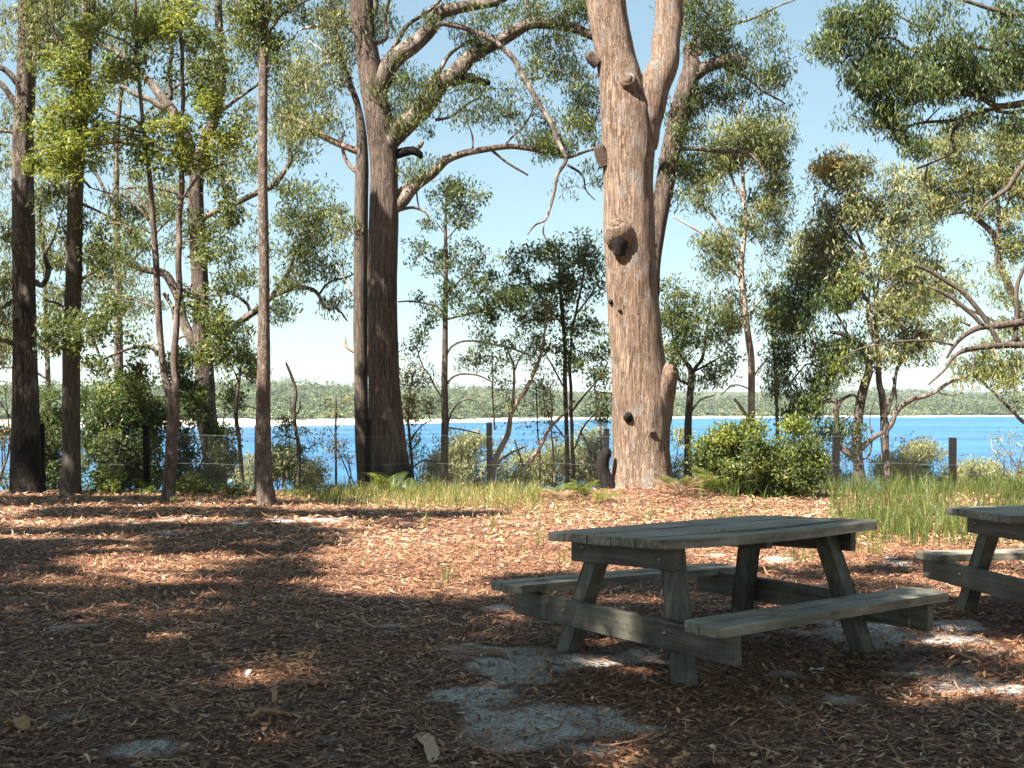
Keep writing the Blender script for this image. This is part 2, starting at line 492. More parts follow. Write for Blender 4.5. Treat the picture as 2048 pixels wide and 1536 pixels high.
def solid_box(bm, o, ax, ay, az, sx, sy, sz, bev=.005, off=(0, 0, 0), sag=0.0, seg=1):
    """box of size sx,sy,sz centred at o with the given axes, bevelled, cut along x"""
    r = bmesh.ops.create_cube(bm, size=1.0)
    vs = r['verts']
    if seg > 1:
        es = [e for e in {e for v in vs for e in v.link_edges} if abs((e.verts[0].co - e.verts[1].co).x) > .5]
        rr = bmesh.ops.subdivide_edges(bm, edges=es, cuts=seg - 1)
        vs = list({*vs, *[g for g in rr['geom_inner'] if isinstance(g, bmesh.types.BMVert)]})
    loc = [(v.co.x * sx, v.co.y * sy, v.co.z * sz) for v in vs]
    for v, l in zip(vs, loc):
        dz = -sag * (1 - (2 * l[0] / sx) ** 2)
        v.co = Vector(o) + Vector(ax) * l[0] + Vector(ay) * l[1] + Vector(az) * (l[2] + dz)
    if bev:
        es = [e for e in {e for v in vs for e in v.link_edges} if e.is_manifold and e.calc_face_angle(0) > .6]
        bmesh.ops.bevel(bm, geom=es, offset=bev, segments=1, affect='EDGES', profile=.6)
#==SETTING==
# ------------------------------------------------------------------ ground
def px_ground(px, py):
    d = ray(px, py)
    y = np.float64(EYE / -d[2] * d[1]); 
    for _ in range(6):
        z = float(ground_z(d[0] / d[1] * y, y)); y = (z - EYE) / d[2] * d[1]
    return np.array([d[0] / d[1] * y, y, z])

SAND = [(1130, 1330, 190, 34, 1.0), (1000, 1470, 170, 40, 1.0), (1230, 1440, 150, 40, .9), (940, 1390, 60, 22, .8), (330, 1490, 90, 22, .9), (640, 1500, 80, 20, .6),
        (170, 1420, 80, 14, .5), (1640, 1265, 130, 22, .9), (1850, 1240, 110, 16, .8), (1990, 1365, 120, 22, .95), (1820, 1345, 70, 14, .9), (1530, 1118, 40, 7, 1.0), (1640, 1390, 80, 18, .8),
        (450, 1048, 40, 7, .9), (560, 1040, 40, 5, .8), (320, 1068, 40, 5, .7), (990, 1212, 26, 8, .9), (1425, 1113, 30, 6, .9), (1790, 1125, 18, 5, .8), (760, 1260, 50, 14, .5), (60, 1370, 50, 14, .5),
        (660, 1040, 50, 5, .8), (1480, 1345, 120, 30, .5), (800, 1330, 90, 20, .5), (1950, 1290, 80, 16, .7), (300, 1040, 60, 5, .4), (20, 1022, 40, 6, .6)]
_sg = []
for cx, cy, rx, ry, wt in SAND:
    a = px_ground(cx - rx, cy); b = px_ground(cx + rx, cy); c = px_ground(cx, cy - ry); d = px_ground(cx, cy + ry)
    _sg.append(((a[0] + b[0]) / 2, (c[1] + d[1]) / 2, (b[0] - a[0]) / 2, (c[1] - d[1]) / 2, wt))
def sand_mask(x, y):
    m = 0
    for cx, cy, rx, ry, wt in _sg:
        m = np.maximum(m, wt * np.exp(-.8 * (((x - cx) / rx) ** 2 + ((y - cy) / ry) ** 2)))
    n = fbm(x * 2.6, y * 3.4, 31, 5)
    return np.clip((m * .85 + (n - .5) * 3.6 - .26) * 1.3, 0, 1) * np.clip(m * 3.5, 0, 1)

m, t, out = new_mat('litter_and_sand_ground')
v = mapping(t)
n1 = noise(t, 38, 6, v, .7); n2 = noise(t, 9, 5, v, .6)
lit = ramp(t, [(.28, (.035, .02, .014)), (.45, (.105, .055, .036)), (.58, (.19, .105, .066)), (.75, (.30, .195, .13))], n1)
lit = mixc(t, .35, lit, ramp(t, [(.35, (.06, .034, .024)), (.65, (.24, .135, .085))], n2))
sd = ramp(t, [(.36, (.12, .095, .08)), (.46, (.40, .37, .345)), (.66, (.60, .57, .54))], noise(t, 60, 5, v, .7))
at = N(t, "ShaderNodeAttribute", attribute_name="tint")
f = math_(t, 'ADD', at.outputs["Fac"], math_(t, 'MULTIPLY', math_(t, 'SUBTRACT', noise(t, 26, 5, v, .7), .5), .9))
f = ramp(t, [(.25, (0, 0, 0)), (.75, (1, 1, 1))], f)
near = mixc(t, f, lit, sd)
# beyond the fence: scrubby soil, then pale sand along the far shore, then bush floor
sp = N(t, "ShaderNodeSeparateXYZ"); t.links.new(v, sp.inputs[0])
fy = ramp(t, [(.0, (0, 0, 0)), (1.0, (1, 1, 1))], math_(t, 'MULTIPLY', math_(t, 'SUBTRACT', sp.outputs[1], 23.0), .3))
bank = ramp(t, [(.35, (.07, .06, .03)), (.65, (.17, .15, .08))], noise(t, 2, 5, v))
far = ramp(t, [(.35, (.05, .06, .035)), (.65, (.10, .115, .06))], noise(t, .05, 6, v, .7))
far = mixc(t, at.outputs["Fac"], far, (.62, .57, .49))
farf = math_(t, 'GREATER_THAN', sp.outputs[1], 260.0)
c = mixc(t, fy, near, mixc(t, farf, bank, far))
principled(t, out, c, .95, .1, bump(t, noise(t, 45, 6, v, .75), .7, .02))
M['ground'] = m

def axis(segs):
    o = [segs[0][0]]
    for a, b, st in segs:
        n = max(1, int(round((b - a) / st))); o += list(a + (b - a) * (np.arange(n) + 1) / n)
    return np.array(o)
xs = axis([(-3500, -600, 300), (-600, -200, 25), (-200, -40, 4), (-40, -11, 1.5), (-11, 11, .085), (11, 40, 1.5), (40, 260, 5), (260, 700, 25), (700, 3500, 300)])
ys = axis([(-60, -4, 4), (-4, 4, .5), (4, 17, .085), (17, 25, .14), (25, 60, 1.0), (60, 260, 25), (260, 320, 20), (320, 720, 3), (720, 1100, 30), (1100, 6000, 700)])
X, Y = np.meshgrid(xs, ys)
Z = ground_z(X, Y)
sm = np.where((Y > 3) & (Y < 24) & (abs(X) < 12), sand_mask(X, Y), 0)
_d = Y - shore_y(X)
sm = np.where(Y > 260, np.clip((15 - _d) / 6, 0, 1), sm)
Z = Z + np.where((Y > 3) & (Y < 23.5) & (abs(X) < 12), (fbm(X * 5, Y * 5, 71, 3) - .5) * .035, 0)
mb = MB()
ny, nx = X.shape
i = np.arange(ny - 1)[:, None]; j = np.arange(nx - 1)[None]
q = np.stack([i * nx + j, i * nx + j + 1, (i + 1) * nx + j + 1, (i + 1) * nx + j], -1).reshape(-1, 4)
mb.add(np.stack([X, Y, Z], -1).reshape(-1, 3), q, None, sm.ravel())
tag(mb.build('ground', M['ground']), 'leaf strewn sandy ground sloping to the lake and rising again beyond it', 'ground', kind='structure')

# ------------------------------------------------------------------ lake
m, t, out = new_mat('lake_water')
v = mapping(t, (1, 1.0, 1))
b1 = noise(t, .55, 6, mapping(t, (.7, 1.6, 1)), .62, .4)
b2 = noise(t, .06, 4, mapping(t, (.5, 1.6, 1)), .6)
b3 = noise(t, .02, 5, mapping(t, (.25, 1.6, 1)), .65)
c = mixc(t, .6, ramp(t, [(.40, (.004, .07, .175)), (.60, (.013, .135, .30))], b2), ramp(t, [(.42, (.004, .06, .16)), (.58, (.022, .165, .33))], b3))
nn = bump(t, b1, 1.0, 1.2)
p = principled(t, out, c, .22, .2, nn)
M['water'] = m
mb = MB()
wx = axis([(-3000, 3000, 200)]); wy = axis([(30, 1200, 60)])
X, Y = np.meshgrid(wx, wy); ny, nx = X.shape
i = np.arange(ny - 1)[:, None]; j = np.arange(nx - 1)[None]
q = np.stack([i * nx + j, i * nx + j + 1, (i + 1) * nx + j + 1, (i + 1) * nx + j], -1).reshape(-1, 4)
mb.add(np.stack([X, Y, np.full_like(X, LAKE)], -1).reshape(-1, 3), q)
tag(mb.build('lake', M['water']), 'rippled deep blue lake behind the trees and wire fence', 'lake', kind='structure')

# ------------------------------------------------------------------ far forest (one mass on the other shore)
mb = MB()
n = 7500
fx = R.uniform(-300, 420, n); fy = shore_y(fx) + 13 + R.uniform(0, 1, n) ** 1.7 * 430
keep = fbm(fx * .03, fy * .02, 61, 3) + .25 * (R.uniform(size=n) - .5) > .36
fx, fy = fx[keep], fy[keep]; n = len(fx)
fz = ground_z(fx, fy)
big = fbm(fx * .02 + 4, fy * .012, 62, 3)
hgt = R.uniform(1.8, 5.6, n) * (.5 + big) * np.clip((fy - shore_y(fx)) / 60, .55, 1.0)
k = 26
ix = np.repeat(np.arange(n), k)
off = R.normal(size=(n * k, 3)); off /= np.linalg.norm(off, axis=1)[:, None]; off *= (R.uniform(0, 1, n * k) ** .4)[:, None]
cw = R.uniform(1.3, 4.2, n)
c0 = np.stack([fx, fy, fz + hgt * .6], 1)[ix] + off * np.stack([cw[ix], cw[ix], hgt[ix] * .45], 1)
leaves(mb, c0, 1.4, 1.0, .05, np.clip(.42 + .9 * (fbm(fx * .05, fy * .03, 63, 2) - .5) + R.normal(size=n) * .2, 0, 1)[ix], .4)
tag(mb.build('far_forest', [L['far']], smooth=False), 'pale green scrub forest covering the far shore of the lake', 'forest', kind='stuff')
# ------------------------------------------------------------------ picnic tables
def timber(name, axis_, tone=(1, 1, 1)):
    m, t, out = new_mat(name)
    s = [16, 16, 16]; s[axis_] = 1.1
    v = mapping(t, tuple(s))
    g = noise(t, 1.8, 8, v, .7, .3)
    blot = noise(t, 3.2, 5, mapping(t), .6)
    k = lambda a: tuple(x * y for x, y in zip(a, tone))
    c = ramp(t, [(.34, k((.020, .018, .014))), (.5, k((.082, .072, .053))), (.66, k((.185, .172, .135)))], g)
    c = mixc(t, .5, c, ramp(t, [(.38, k((.026, .024, .018))), (.52, k((.115, .10, .073))), (.66, k((.21, .197, .158)))], blot))
    dots = N(t, "ShaderNodeTexVoronoi"); dots.inputs["Scale"].default_value = 9; t.links.new(mapping(t), dots.inputs["Vector"])
    c = mixc(t, ramp(t, [(.0, (.7, .7, .7)), (.16, (0, 0, 0))], dots.outputs["Distance"]), c, k((.05, .047, .035)))
    principled(t, out, c, ramp(t, [(.3, (.45, .45, .45)), (.7, (.75, .75, .75))], blot), .45, bump(t, g, .45, .006))
    return m
M['tim'] = [timber('weathered_timber_along', 0), timber('weathered_timber_across', 1), timber('weathered_timber_upright', 2)]
M['tim_top'] = timber('silvered_sky_toned_timber', 0, (1.95, 1.97, 2.05))  # weathered boards toned paler and bluish, sky reflection put into the colour
M['bolt'] = new_mat('dull_bolt_steel')[0]
_t = M['bolt'].node_tree
principled(_t, _t.nodes[0], (.32, .31, .3), .45, .5).inputs["Metallic"].default_value = .8

def picnic_table(label, cx, cy, yaw, nboards=5, step_=0.0, seed=0, twist=1.0):
    gz = float(ground_z(cx, cy))
    root = empty('picnic_table', (cx, cy, gz), label, 'picnic table')
    root.rotation_euler = (0, 0, yaw)
    rg = random.Random(seed)
    # local frame: x along the boards, y away from the near side (so near bench has y < 0), z up
    def part(name, fn, mat, **kw):
        bm = bmesh.new(); fn(bm)
        me = bpy.data.meshes.new(name); bm.to_mesh(me); bm.free()
        me.materials.append(mat)
        o = bpy.data.objects.new(name, me); col.objects.link(o); o.parent = root
        return o
    X, Yx, Zx = Vector((1, 0, 0)), Vector((0, 1, 0)), Vector((0, 0, 1))
    def planks(bm, y0, y1, n, half, z, th, cham, tx, ty, yw, gap=.009, wide=None, sag=0.0):
        wd = (y1 - y0 - gap * (n - 1)) / n
        ax = Vector((cos(yw), sin(yw), tx)).normalized(); ay = Vector((-sin(yw), cos(yw), ty)).normalized(); az = ax.cross(ay)
        ym = (y0 + y1) / 2
        for i in range(n):
            yc = y0 + wd / 2 + i * (wd + gap)
            hl = half - rg.uniform(0, .008)
            first, last = i == 0, i == n - 1
            dx = step_ if (first and n > 3) else 0
            # outline with sawn-off outer corners
            a, b = -hl + dx, hl; lo, hi = yc - wd / 2, yc + wd / 2
            pts = []
            segs = 8
            low = [(a + (cham if first else 0), lo), *[(a + (b - a) * k / segs, lo) for k in range(1, segs)], (b - (cham if first else 0), lo)]
            if first: low = [(a, lo + cham)] + low + [(b, lo + cham)]
            high = [(b - (cham if last else 0), hi), *[(b - (b - a) * k / segs, hi) for k in range(1, segs)], (a + (cham if last else 0), hi)]
            if last: high = [(b, hi - cham)] + high + [(a, hi - cham)]
            pts = low + high
            vt = []; vb = []
            lift = rg.uniform(-.002, .002); sg = sag * (1 if first else .35 if i == 1 else 0)
            for (px_, py_) in pts:
                q = Vector((0, ym, z)) + ax * px_ + ay * (py_ - ym) + az * (lift - sg * (1 - (px_ / half) ** 2))
                vt.append(bm.verts.new(q)); vb.append(bm.verts.new(q - az * th))
            ft = bm.faces.new(vt); bm.faces.new(list(reversed(vb)))
            n_ = len(pts)
            for k in range(n_): bm.faces.new((vt[k], vb[k], vb[(k + 1) % n_], vt[(k + 1) % n_]))
            bmesh.ops.bevel(bm, geom=list(ft.edges), offset=.004, segments=1, affect='EDGES')
        bmesh.ops.recalc_face_normals(bm, faces=bm.faces)
    part('tabletop', lambda bm: planks(bm, -.52, .51, nboards, .925, .775, .05, .05, 0, -.045 * twist, 0, .012, sag=.02), M['tim_top'])
    part('bench_seat', lambda bm: planks(bm, -.985, -.695, 2, .98, .408, .048, .045, 0, -.005, .012), M['tim_top'])
    part('bench_seat', lambda bm: planks(bm, .695, .985, 2, 1.035 if twist == 1.0 else .90, .39, .048, .045, -.026 * twist, -.03 * twist, .045), M['tim_top'])
    FT, TP = (.762, .546), (.648, .318)
    def legbox(bm, sx, sy):
        a = Vector((sx * FT[0], sy * FT[1], -.12)); b = Vector((sx * (TP[0] - .012), sy * (TP[1] - .02), .715 - sy * .045 * TP[1] * twist))
        d = (b - a); Ln = d.length; d.normalize()
        ay_ = (Yx - d * Yx.dot(d)).normalized(); ax_ = ay_.cross(d)
        solid_box(bm, (a + b) / 2, d, ay_, ax_, Ln, .105, .085, .006)
    for sx in (-1, 1):
        for sy in (-1, 1):
            part('leg', lambda bm: legbox(bm, sx, sy), M['tim'][2])
    for sx in (-1, 1):
        part('seat_beam', lambda bm: solid_box(bm, Vector((sx * .795, 0, .272)), Yx, Zx, X, 1.90, .155, .055, .005), M['tim'][1])
        part('top_beam', lambda bm: solid_box(bm, Vector((sx * .735, 0, .658)), Vector((0, 1, -.045 * twist)).normalized(), Zx, X, .90, .13, .05, .005), M['tim'][1])
    part('top_cleat', lambda bm: solid_box(bm, Vector((.03, .02, .69)), Vector((0, 1, -.045 * twist)).normalized(), Zx, X, .86, .07, .06, .004), M['tim'][1])
    for sx in (-1, 1):
        for sy in (-1, 1):
            for zz, uu, yy in ((.285, .795 + .0275, .44), (.665, .735 + .025, .335)):
                mb_ = MB()
                tube(mb_, [(sx * (uu - .005), sy * yy, zz), (sx * (uu + .008), sy * yy, zz)], [.014, .011], 8, raw=True)
                mb_.build('bolt_head', M['bolt'], root)
    return root
picnic_table('weathered grey green picnic table standing alone in the shade, whole in view', 1.233, 7.30, .621, seed=3)
picnic_table('second timber picnic table cut off by the picture edge, near the tall grass', 4.13, 8.42, .20, step_=.15, seed=8, twist=.3)

# ------------------------------------------------------------------ wire fence
FY = 22.45
fence = empty('wire_fence', (0, FY, float(ground_z(0, FY))), 'low chain link fence with dark timber posts in front of the lake', 'fence')
post_px = [(-150, 850), (85, 848), (295, 852), (515, 850), (737, 838), (980, 846), (1212, 857), (1440, 866), (1670, 872), (1904, 876), (2140, 878)]
for k, (px, pt_) in enumerate(post_px):
    if px < 0 or px > 2060: continue
    top = P(px, pt_, FY); gz = float(ground_z(top[0], FY))
    bm = bmesh.new(); h = top[2] - gz + .2
    lean = Vector((R.normal() * .012, R.normal() * .012, 1)).normalized()
    axx = Vector((1, 0, 0)); axx = (axx - lean * axx.dot(lean)).normalized()
    solid_box(bm, Vector((top[0], FY, gz - .2)) + lean * h / 2 - Vector(fence.location), lean, axx, lean.cross(axx), h, .105, .09, .008)
    me = bpy.data.meshes.new('post'); bm.to_mesh(me); bm.free(); me.materials.append(M['charred'])
    o = bpy.data.objects.new('post', me); col.objects.link(o); o.parent = fence
mwire, t, out = new_mat('galvanised_wire')
principled(t, out, (.26, .26, .25), .6, .4).inputs["Metallic"].default_value = .5
mb = MB()
x0, x1 = P(-40, 900, FY)[0], P(2090, 900, FY)[0]
pit = .062
nw = int((x1 - x0) / pit); z0 = -.17; nr = 17
xx = x0 + np.arange(nw) * pit
zz = np.arange(nr * 2 + 1) * pit * .5
sagz = .03 * np.sin(xx * 2.9)[:, None]
for sgn in (1, -1):
    cx_ = xx[:, None] + sgn * (np.arange(len(zz)) % 2 - .5)[None] * pit
    cz_ = z0 + zz[None] + 0 * cx_ + sagz * (zz / zz[-1])[None]
    cy_ = FY - .05 + .004 * sgn + .02 * np.sin(cx_ * 1.7 + cz_ * 3)
    C = np.stack([cx_, cy_, cz_], -1)
    rW = .0012
    o3 = np.array([(rW, 0, 0), (-rW * .5, rW * .87, 0), (-rW * .5, -rW * .87, 0)])
    V = (C[:, :, None, :] + o3[None, None]).reshape(-1, 3)
    nz = len(zz)
    a = (np.arange(nw)[:, None, None] * nz + np.arange(nz - 1)[None, :, None]) * 3
    jj = np.arange(3)[None, None]; j2 = (jj + 1) % 3
    q = np.stack([a + jj, a + j2, a + 3 + j2, a + 3 + jj], -1).reshape(-1, 4)
    mb.add(V, q)
mb.build('wire_mesh', mwire, fence, origin=fence.location)
for hz_ in (z0 + nr * pit, z0 + nr * pit * .5, z0 + .06):
    mb = MB(); sx = np.linspace(x0, x1, 60)
    tube(mb, np.stack([sx, np.full(60, FY - .06), hz_ + .02 * np.sin(sx * 2.9)], 1), np.full(60, .0018), 4, raw=True)
    mb.build('strand_wire', mwire, fence, origin=fence.location)

# ------------------------------------------------------------------ the trees
def stub(Y, line, dy, bark_, w0, cup=True, name='branch_stub', w1=None):
    """a broken-off limb end: from px line point, reaching dy metres towards the viewer"""
    def f(root):
        pts = []; rs = []
        n = len(line)
        for k, p in enumerate(line):
            pts.append(P(p[0], p[1], Y + dy[k])); rs.append(p[2] * .5 * (Y + dy[k]) / F)
        mb = MB(); C, r = catmull(pts, rs, .03)
        C = np.vstack([C, C[-1:] + (C[-1:] - C[-2:-1]) * .1, C[-1:] - (C[-1:] - C[-2:-1]) * 1.2]); r = np.concatenate([r, [r[-1] * .72, r[-1] * .45]])
        tube(mb, C, r, 16, rough=.16, seed=5, raw=True)
        mb.build(name, M[bark_], root, origin=root.location)
    return f

# T1
make_tree('gum_tree', 'thick straight dark grey trunk, leftmost of the gums along the clearing edge', 50, 22.0,
    [(56, 995, 72), (53, 960, 63), (51, 900, 57), (50, 700, 47), (48, 525, 44), (46, 300, 41), (50, 200, 38), (54, 100, 37), (56, 0, 36), (58, -150, 34), (60, -300, 26), (70, -420, 16)],
    branches=[[(40, 215, 16), (22, 195, 13), (8, 178, 12), (-20, 150, 11), (-60, 120, 8)], [(36, 168, 13), (18, 148, 12), (0, 135, 11), (-40, 120, 8)],
              [(44, 270, 8), (10, 262, 7), (-20, 262, 6)], dict(p=[(64, 560, 12), (85, 570, 11), (96, 545, 10), (90, 510, 8), (110, 470, 6)], dY=.8), [(30, 690, 10), (8, 682, 9), (-20, 678, 7)],
              [(26, 600, 9), (8, 615, 8), (-20, 622, 7)], [(66, 60, 9), (100, 20, 7), (140, -30, 5)], [(62, -160, 14), (110, -240, 9), (170, -300, 6)], [(52, -200, 14), (10, -260, 9), (-40, -330, 6)]],
    bark_='bark_grey', sides=26, rough=.09,
    crowns=[dict(b=[(20, 60, 60, 90, 12), (-10, 230, 40, 60, 7), (95, 20, 55, 70, 10), (10, 330, 36, 50, 5), (20, 470, 30, 50, 4), (8, 590, 30, 60, 5), (-10, 700, 30, 50, 5), (90, 110, 40, 40, 5), (60, -200, 140, 110, 26)], kind='olive', leaf=(.12, .028), droop=.75, per=34, rad=.32, tint0=.6)])
# T2
make_tree('gum_tree', 'straight dark brown trunk just inside the leftmost thick one, bare to above head height', 142, 21.5,
    [(141, 996, 45), (141, 970, 41), (142, 900, 36), (143, 700, 33), (148, 525, 32), (152, 350, 30), (164, 180, 30), (172, 70, 27), (178, 0, 26), (190, -140, 22), (205, -300, 14), (210, -380, 7)],
    branches=[[(160, 190, 16), (145, 130, 13), (122, 85, 11), (100, 50, 9), (80, 15, 7)], [(170, 290, 14), (205, 284, 13), (240, 283, 11), (275, 290, 8), (310, 280, 5)],
              [(160, 560, 8), (185, 545, 7), (205, 530, 5)], [(172, 80, 12), (210, 40, 9), (250, 0, 7)], [(150, 400, 7), (190, 420, 5), (230, 440, 4)], dict(p=[(150, 640, 7), (120, 610, 6), (90, 600, 4)], dY=-.5)],
    bark_='bark_dark', limb='bark_limb', sides=20, rough=.09,
    crowns=[dict(b=[(110, 60, 60, 60, 12), (235, 60, 70, 60, 12), (150, -60, 110, 80, 20), (230, 330, 60, 40, 7), (110, 130, 50, 40, 7), (220, 440, 60, 50, 8), (120, 430, 45, 60, 8), (230, 170, 60, 50, 9), (200, 520, 40, 40, 5)], kind='mid', leaf=(.115, .03), droop=.65, per=36, rad=.31, tint0=.5)])
# T3 forked sapling with the bright broad leaves
make_tree('forked_sapling', 'slender brown sapling forking low into two upright stems with bright broad leaves', 337, 20.0,
    [(336, 1008, 30), (337, 990, 27), (341, 930, 25), (346, 850, 24), (345, 800, 24), (331, 760, 14), (322, 696, 13), (316, 610, 13), (312, 525, 13), (305, 430, 12), (299, 350, 10), (287, 256, 8), (279, 171, 7), (273, 85, 7), (270, 0, 6), (266, -120, 5)],
    branches=[[(348, 806, 17), (350, 764, 15), (352, 662, 13), (356, 590, 13), (359, 525, 13), (360, 410, 12), (364, 300, 10), (366, 239, 9), (362, 110, 8), (362, 0, 7), (366, -120, 5)],
              [(316, 712, 9), (308, 697, 9), (290, 692, 8), (262, 696, 6), (232, 708, 5), (200, 722, 4), (188, 732, 3)], [(288, 260, 7), (270, 240, 5), (240, 232, 4), (200, 210, 3), (170, 190, 3)], [(283, 265, 6), (262, 258, 5), (230, 245, 4), (196, 250, 3)],
              [(298, 440, 6), (280, 418, 5), (250, 395, 4), (215, 385, 3), (180, 375, 3)], [(303, 430, 6), (285, 405, 5), (265, 385, 4), (235, 375, 3)], [(362, 400, 6), (385, 370, 5), (405, 345, 4), (440, 330, 3), (470, 325, 3)], [(364, 350, 5), (350, 215, 4), (310, 235, 3)],
              [(359, 585, 5), (380, 575, 5), (400, 590, 4), (440, 590, 3), (470, 587, 3)], [(352, 680, 5), (372, 672, 4), (390, 690, 4), (410, 720, 3), (430, 732, 3)], [(318, 620, 4), (270, 600, 4), (230, 600, 3)], [(276, 120, 5), (255, 85, 4), (190, 60, 3), (150, 40, 3)], [(274, 100, 4), (310, 60, 3), (340, 20, 3)]],
    bark_='bark_red', sides=14, rough=.08,
    crowns=[dict(b=[(150, 190, 55, 38, 12), (200, 265, 85, 40, 18), (110, 285, 45, 40, 9), (140, 330, 60, 30, 8), (180, 130, 70, 30, 10), (330, 270, 70, 42, 14), (330, 325, 50, 30, 8), (440, 215, 50, 32, 10), (450, 260, 40, 40, 7), (190, 60, 60, 35, 10), (330, 40, 60, 40, 10), (120, 230, 40, 30, 6), (90, 335, 30, 25, 4), (395, 300, 50, 40, 7)], kind='bright', leaf=(.115, .042), droop=.25, per=30, rad=.27, tint0=.62, n='crown'),
            dict(b=[(260, 130, 60, 50, 8), (400, 120, 70, 60, 9), (460, 400, 40, 50, 6), (420, 480, 50, 50, 6), (240, 470, 60, 50, 6), (140, 660, 65, 40, 11), (215, 640, 45, 60, 9), (110, 700, 40, 30, 5), (260, 710, 40, 45, 6), (190, 735, 40, 20, 4), (400, 600, 40, 40, 5), (440, 640, 50, 40, 6), (410, 705, 30, 20, 4), (470, 700, 40, 60, 7)], kind='mid', leaf=(.11, .042), droop=.4, per=26, rad=.27, tint0=.5, n='lower_foliage')])
# T4
make_tree('gum_tree', 'charcoal stained gum trunk behind the fence with pale limbs spreading both ways', 430, 26.5,
    [(434, 985, 46), (428, 940, 43), (422, 880, 42), (412, 830, 41), (408, 730, 38), (402, 640, 34), (398, 525, 34), (392, 420, 32), (393, 360, 28), (408, 290, 23), (428, 235, 22), (441, 170, 20), (439, 85, 17), (437, 0, 15), (437, -100, 12), (440, -220, 6)],
    branches=[[(396, 352, 26), (386, 335, 26), (365, 260, 22), (335, 205, 19), (295, 160, 15), (250, 120, 12), (200, 85, 8), (160, 60, 6)], [(352, 225, 12), (330, 215, 13), (300, 200, 11), (272, 190, 9), (240, 170, 6)], [(342, 200, 10), (338, 150, 9), (345, 90, 8), (330, 20, 6), (310, -50, 5)],
              [(402, 700, 20), (390, 689, 21), (372, 655, 19), (358, 612, 18), (345, 570, 17), (328, 547, 16), (297, 539, 13), (270, 535, 10), (240, 520, 7), (215, 500, 5)], [(350, 640, 9), (345, 620, 8), (332, 595, 8), (327, 585, 7)],
              [(418, 700, 15), (432, 688, 15), (451, 668, 14), (478, 645, 15), (506, 624, 15), (523, 613, 12), (547, 593, 8), (574, 580, 8), (601, 576, 7), (625, 580, 8), (638, 594, 7), (650, 614, 6), (670, 617, 5), (684, 628, 4), (697, 642, 3)],
              [(540, 598, 9), (552, 580, 9), (565, 560, 9), (578, 535, 8), (590, 505, 6), (600, 480, 4)], [(638, 590, 5), (650, 572, 5), (665, 561, 5), (697, 553, 4), (720, 540, 3)], [(500, 626, 7), (496, 610, 7), (480, 595, 6), (450, 583, 5), (420, 580, 4)],
              [(400, 440, 12), (470, 405, 12), (510, 388, 12), (545, 372, 11), (566, 350, 10), (580, 320, 9), (575, 290, 7), (565, 260, 5)], [(396, 385, 9), (380, 392, 8), (335, 380, 7), (290, 375, 6), (250, 375, 5)], [(430, 240, 9), (450, 215, 8), (500, 180, 6), (540, 150, 5)]],
    bark_='bark_grey', limb='bark_limb', sides=22, rough=.09,
    crowns=[dict(b=[(480, 60, 60, 60, 12), (430, 160, 50, 60, 9), (340, 60, 60, 70, 12), (280, 60, 60, 50, 9), (560, 90, 40, 60, 7), (590, 180, 40, 60, 8), (570, 270, 45, 60, 9), (600, 400, 50, 45, 9), (650, 460, 50, 45, 9), (580, 480, 55, 40, 9), (655, 530, 45, 30, 7), (600, 560, 50, 25, 5), (470, 330, 60, 50, 9), (300, 400, 60, 40, 7), (390, 470, 60, 60, 8), (470, 470, 50, 60, 8), (560, 620, 18, 25, 3), (300, 470, 60, 60, 8), (670, 600, 25, 20, 2), (440, -60, 130, 80, 20), (480, 560, 40, 40, 6), (260, 500, 50, 40, 5)], kind='mid', leaf=(.135, .034), droop=.6, per=38, rad=.38, tint0=.52)])
# T5
make_tree('slender_gum', 'slim straight mottled trunk standing on the litter, reddish at its foot', 532, 19.1,
    [(535, 1016, 43), (534, 1003, 39), (530, 975, 35), (528, 950, 34), (526, 850, 31), (528, 720, 25), (528, 620, 22), (528, 525, 20), (525, 340, 19), (526, 170, 18), (525, 50, 17), (521, 0, 17), (515, -100, 14), (510, -240, 8)],
    branches=[[(531, 85, 8), (536, 68, 7), (548, 50, 6), (563, 28, 6), (600, 8, 5), (640, -10, 4)], [(528, 60, 10), (538, 30, 10), (540, 0, 9), (548, -60, 6)], [(520, 75, 7), (505, 50, 6), (480, 20, 5), (465, -20, 4)], [(524, 470, 3), (516, 460, 3), (508, 448, 2)]],
    bark_='bark_mottle', sides=20, rough=.10,
    crowns=[dict(b=[(500, 20, 40, 30, 6), (580, 20, 35, 30, 5), (520, -120, 90, 70, 18), (545, 100, 25, 35, 4)], kind='mid', leaf=(.10, .036), droop=.45, per=26, rad=.25, tint0=.45)])
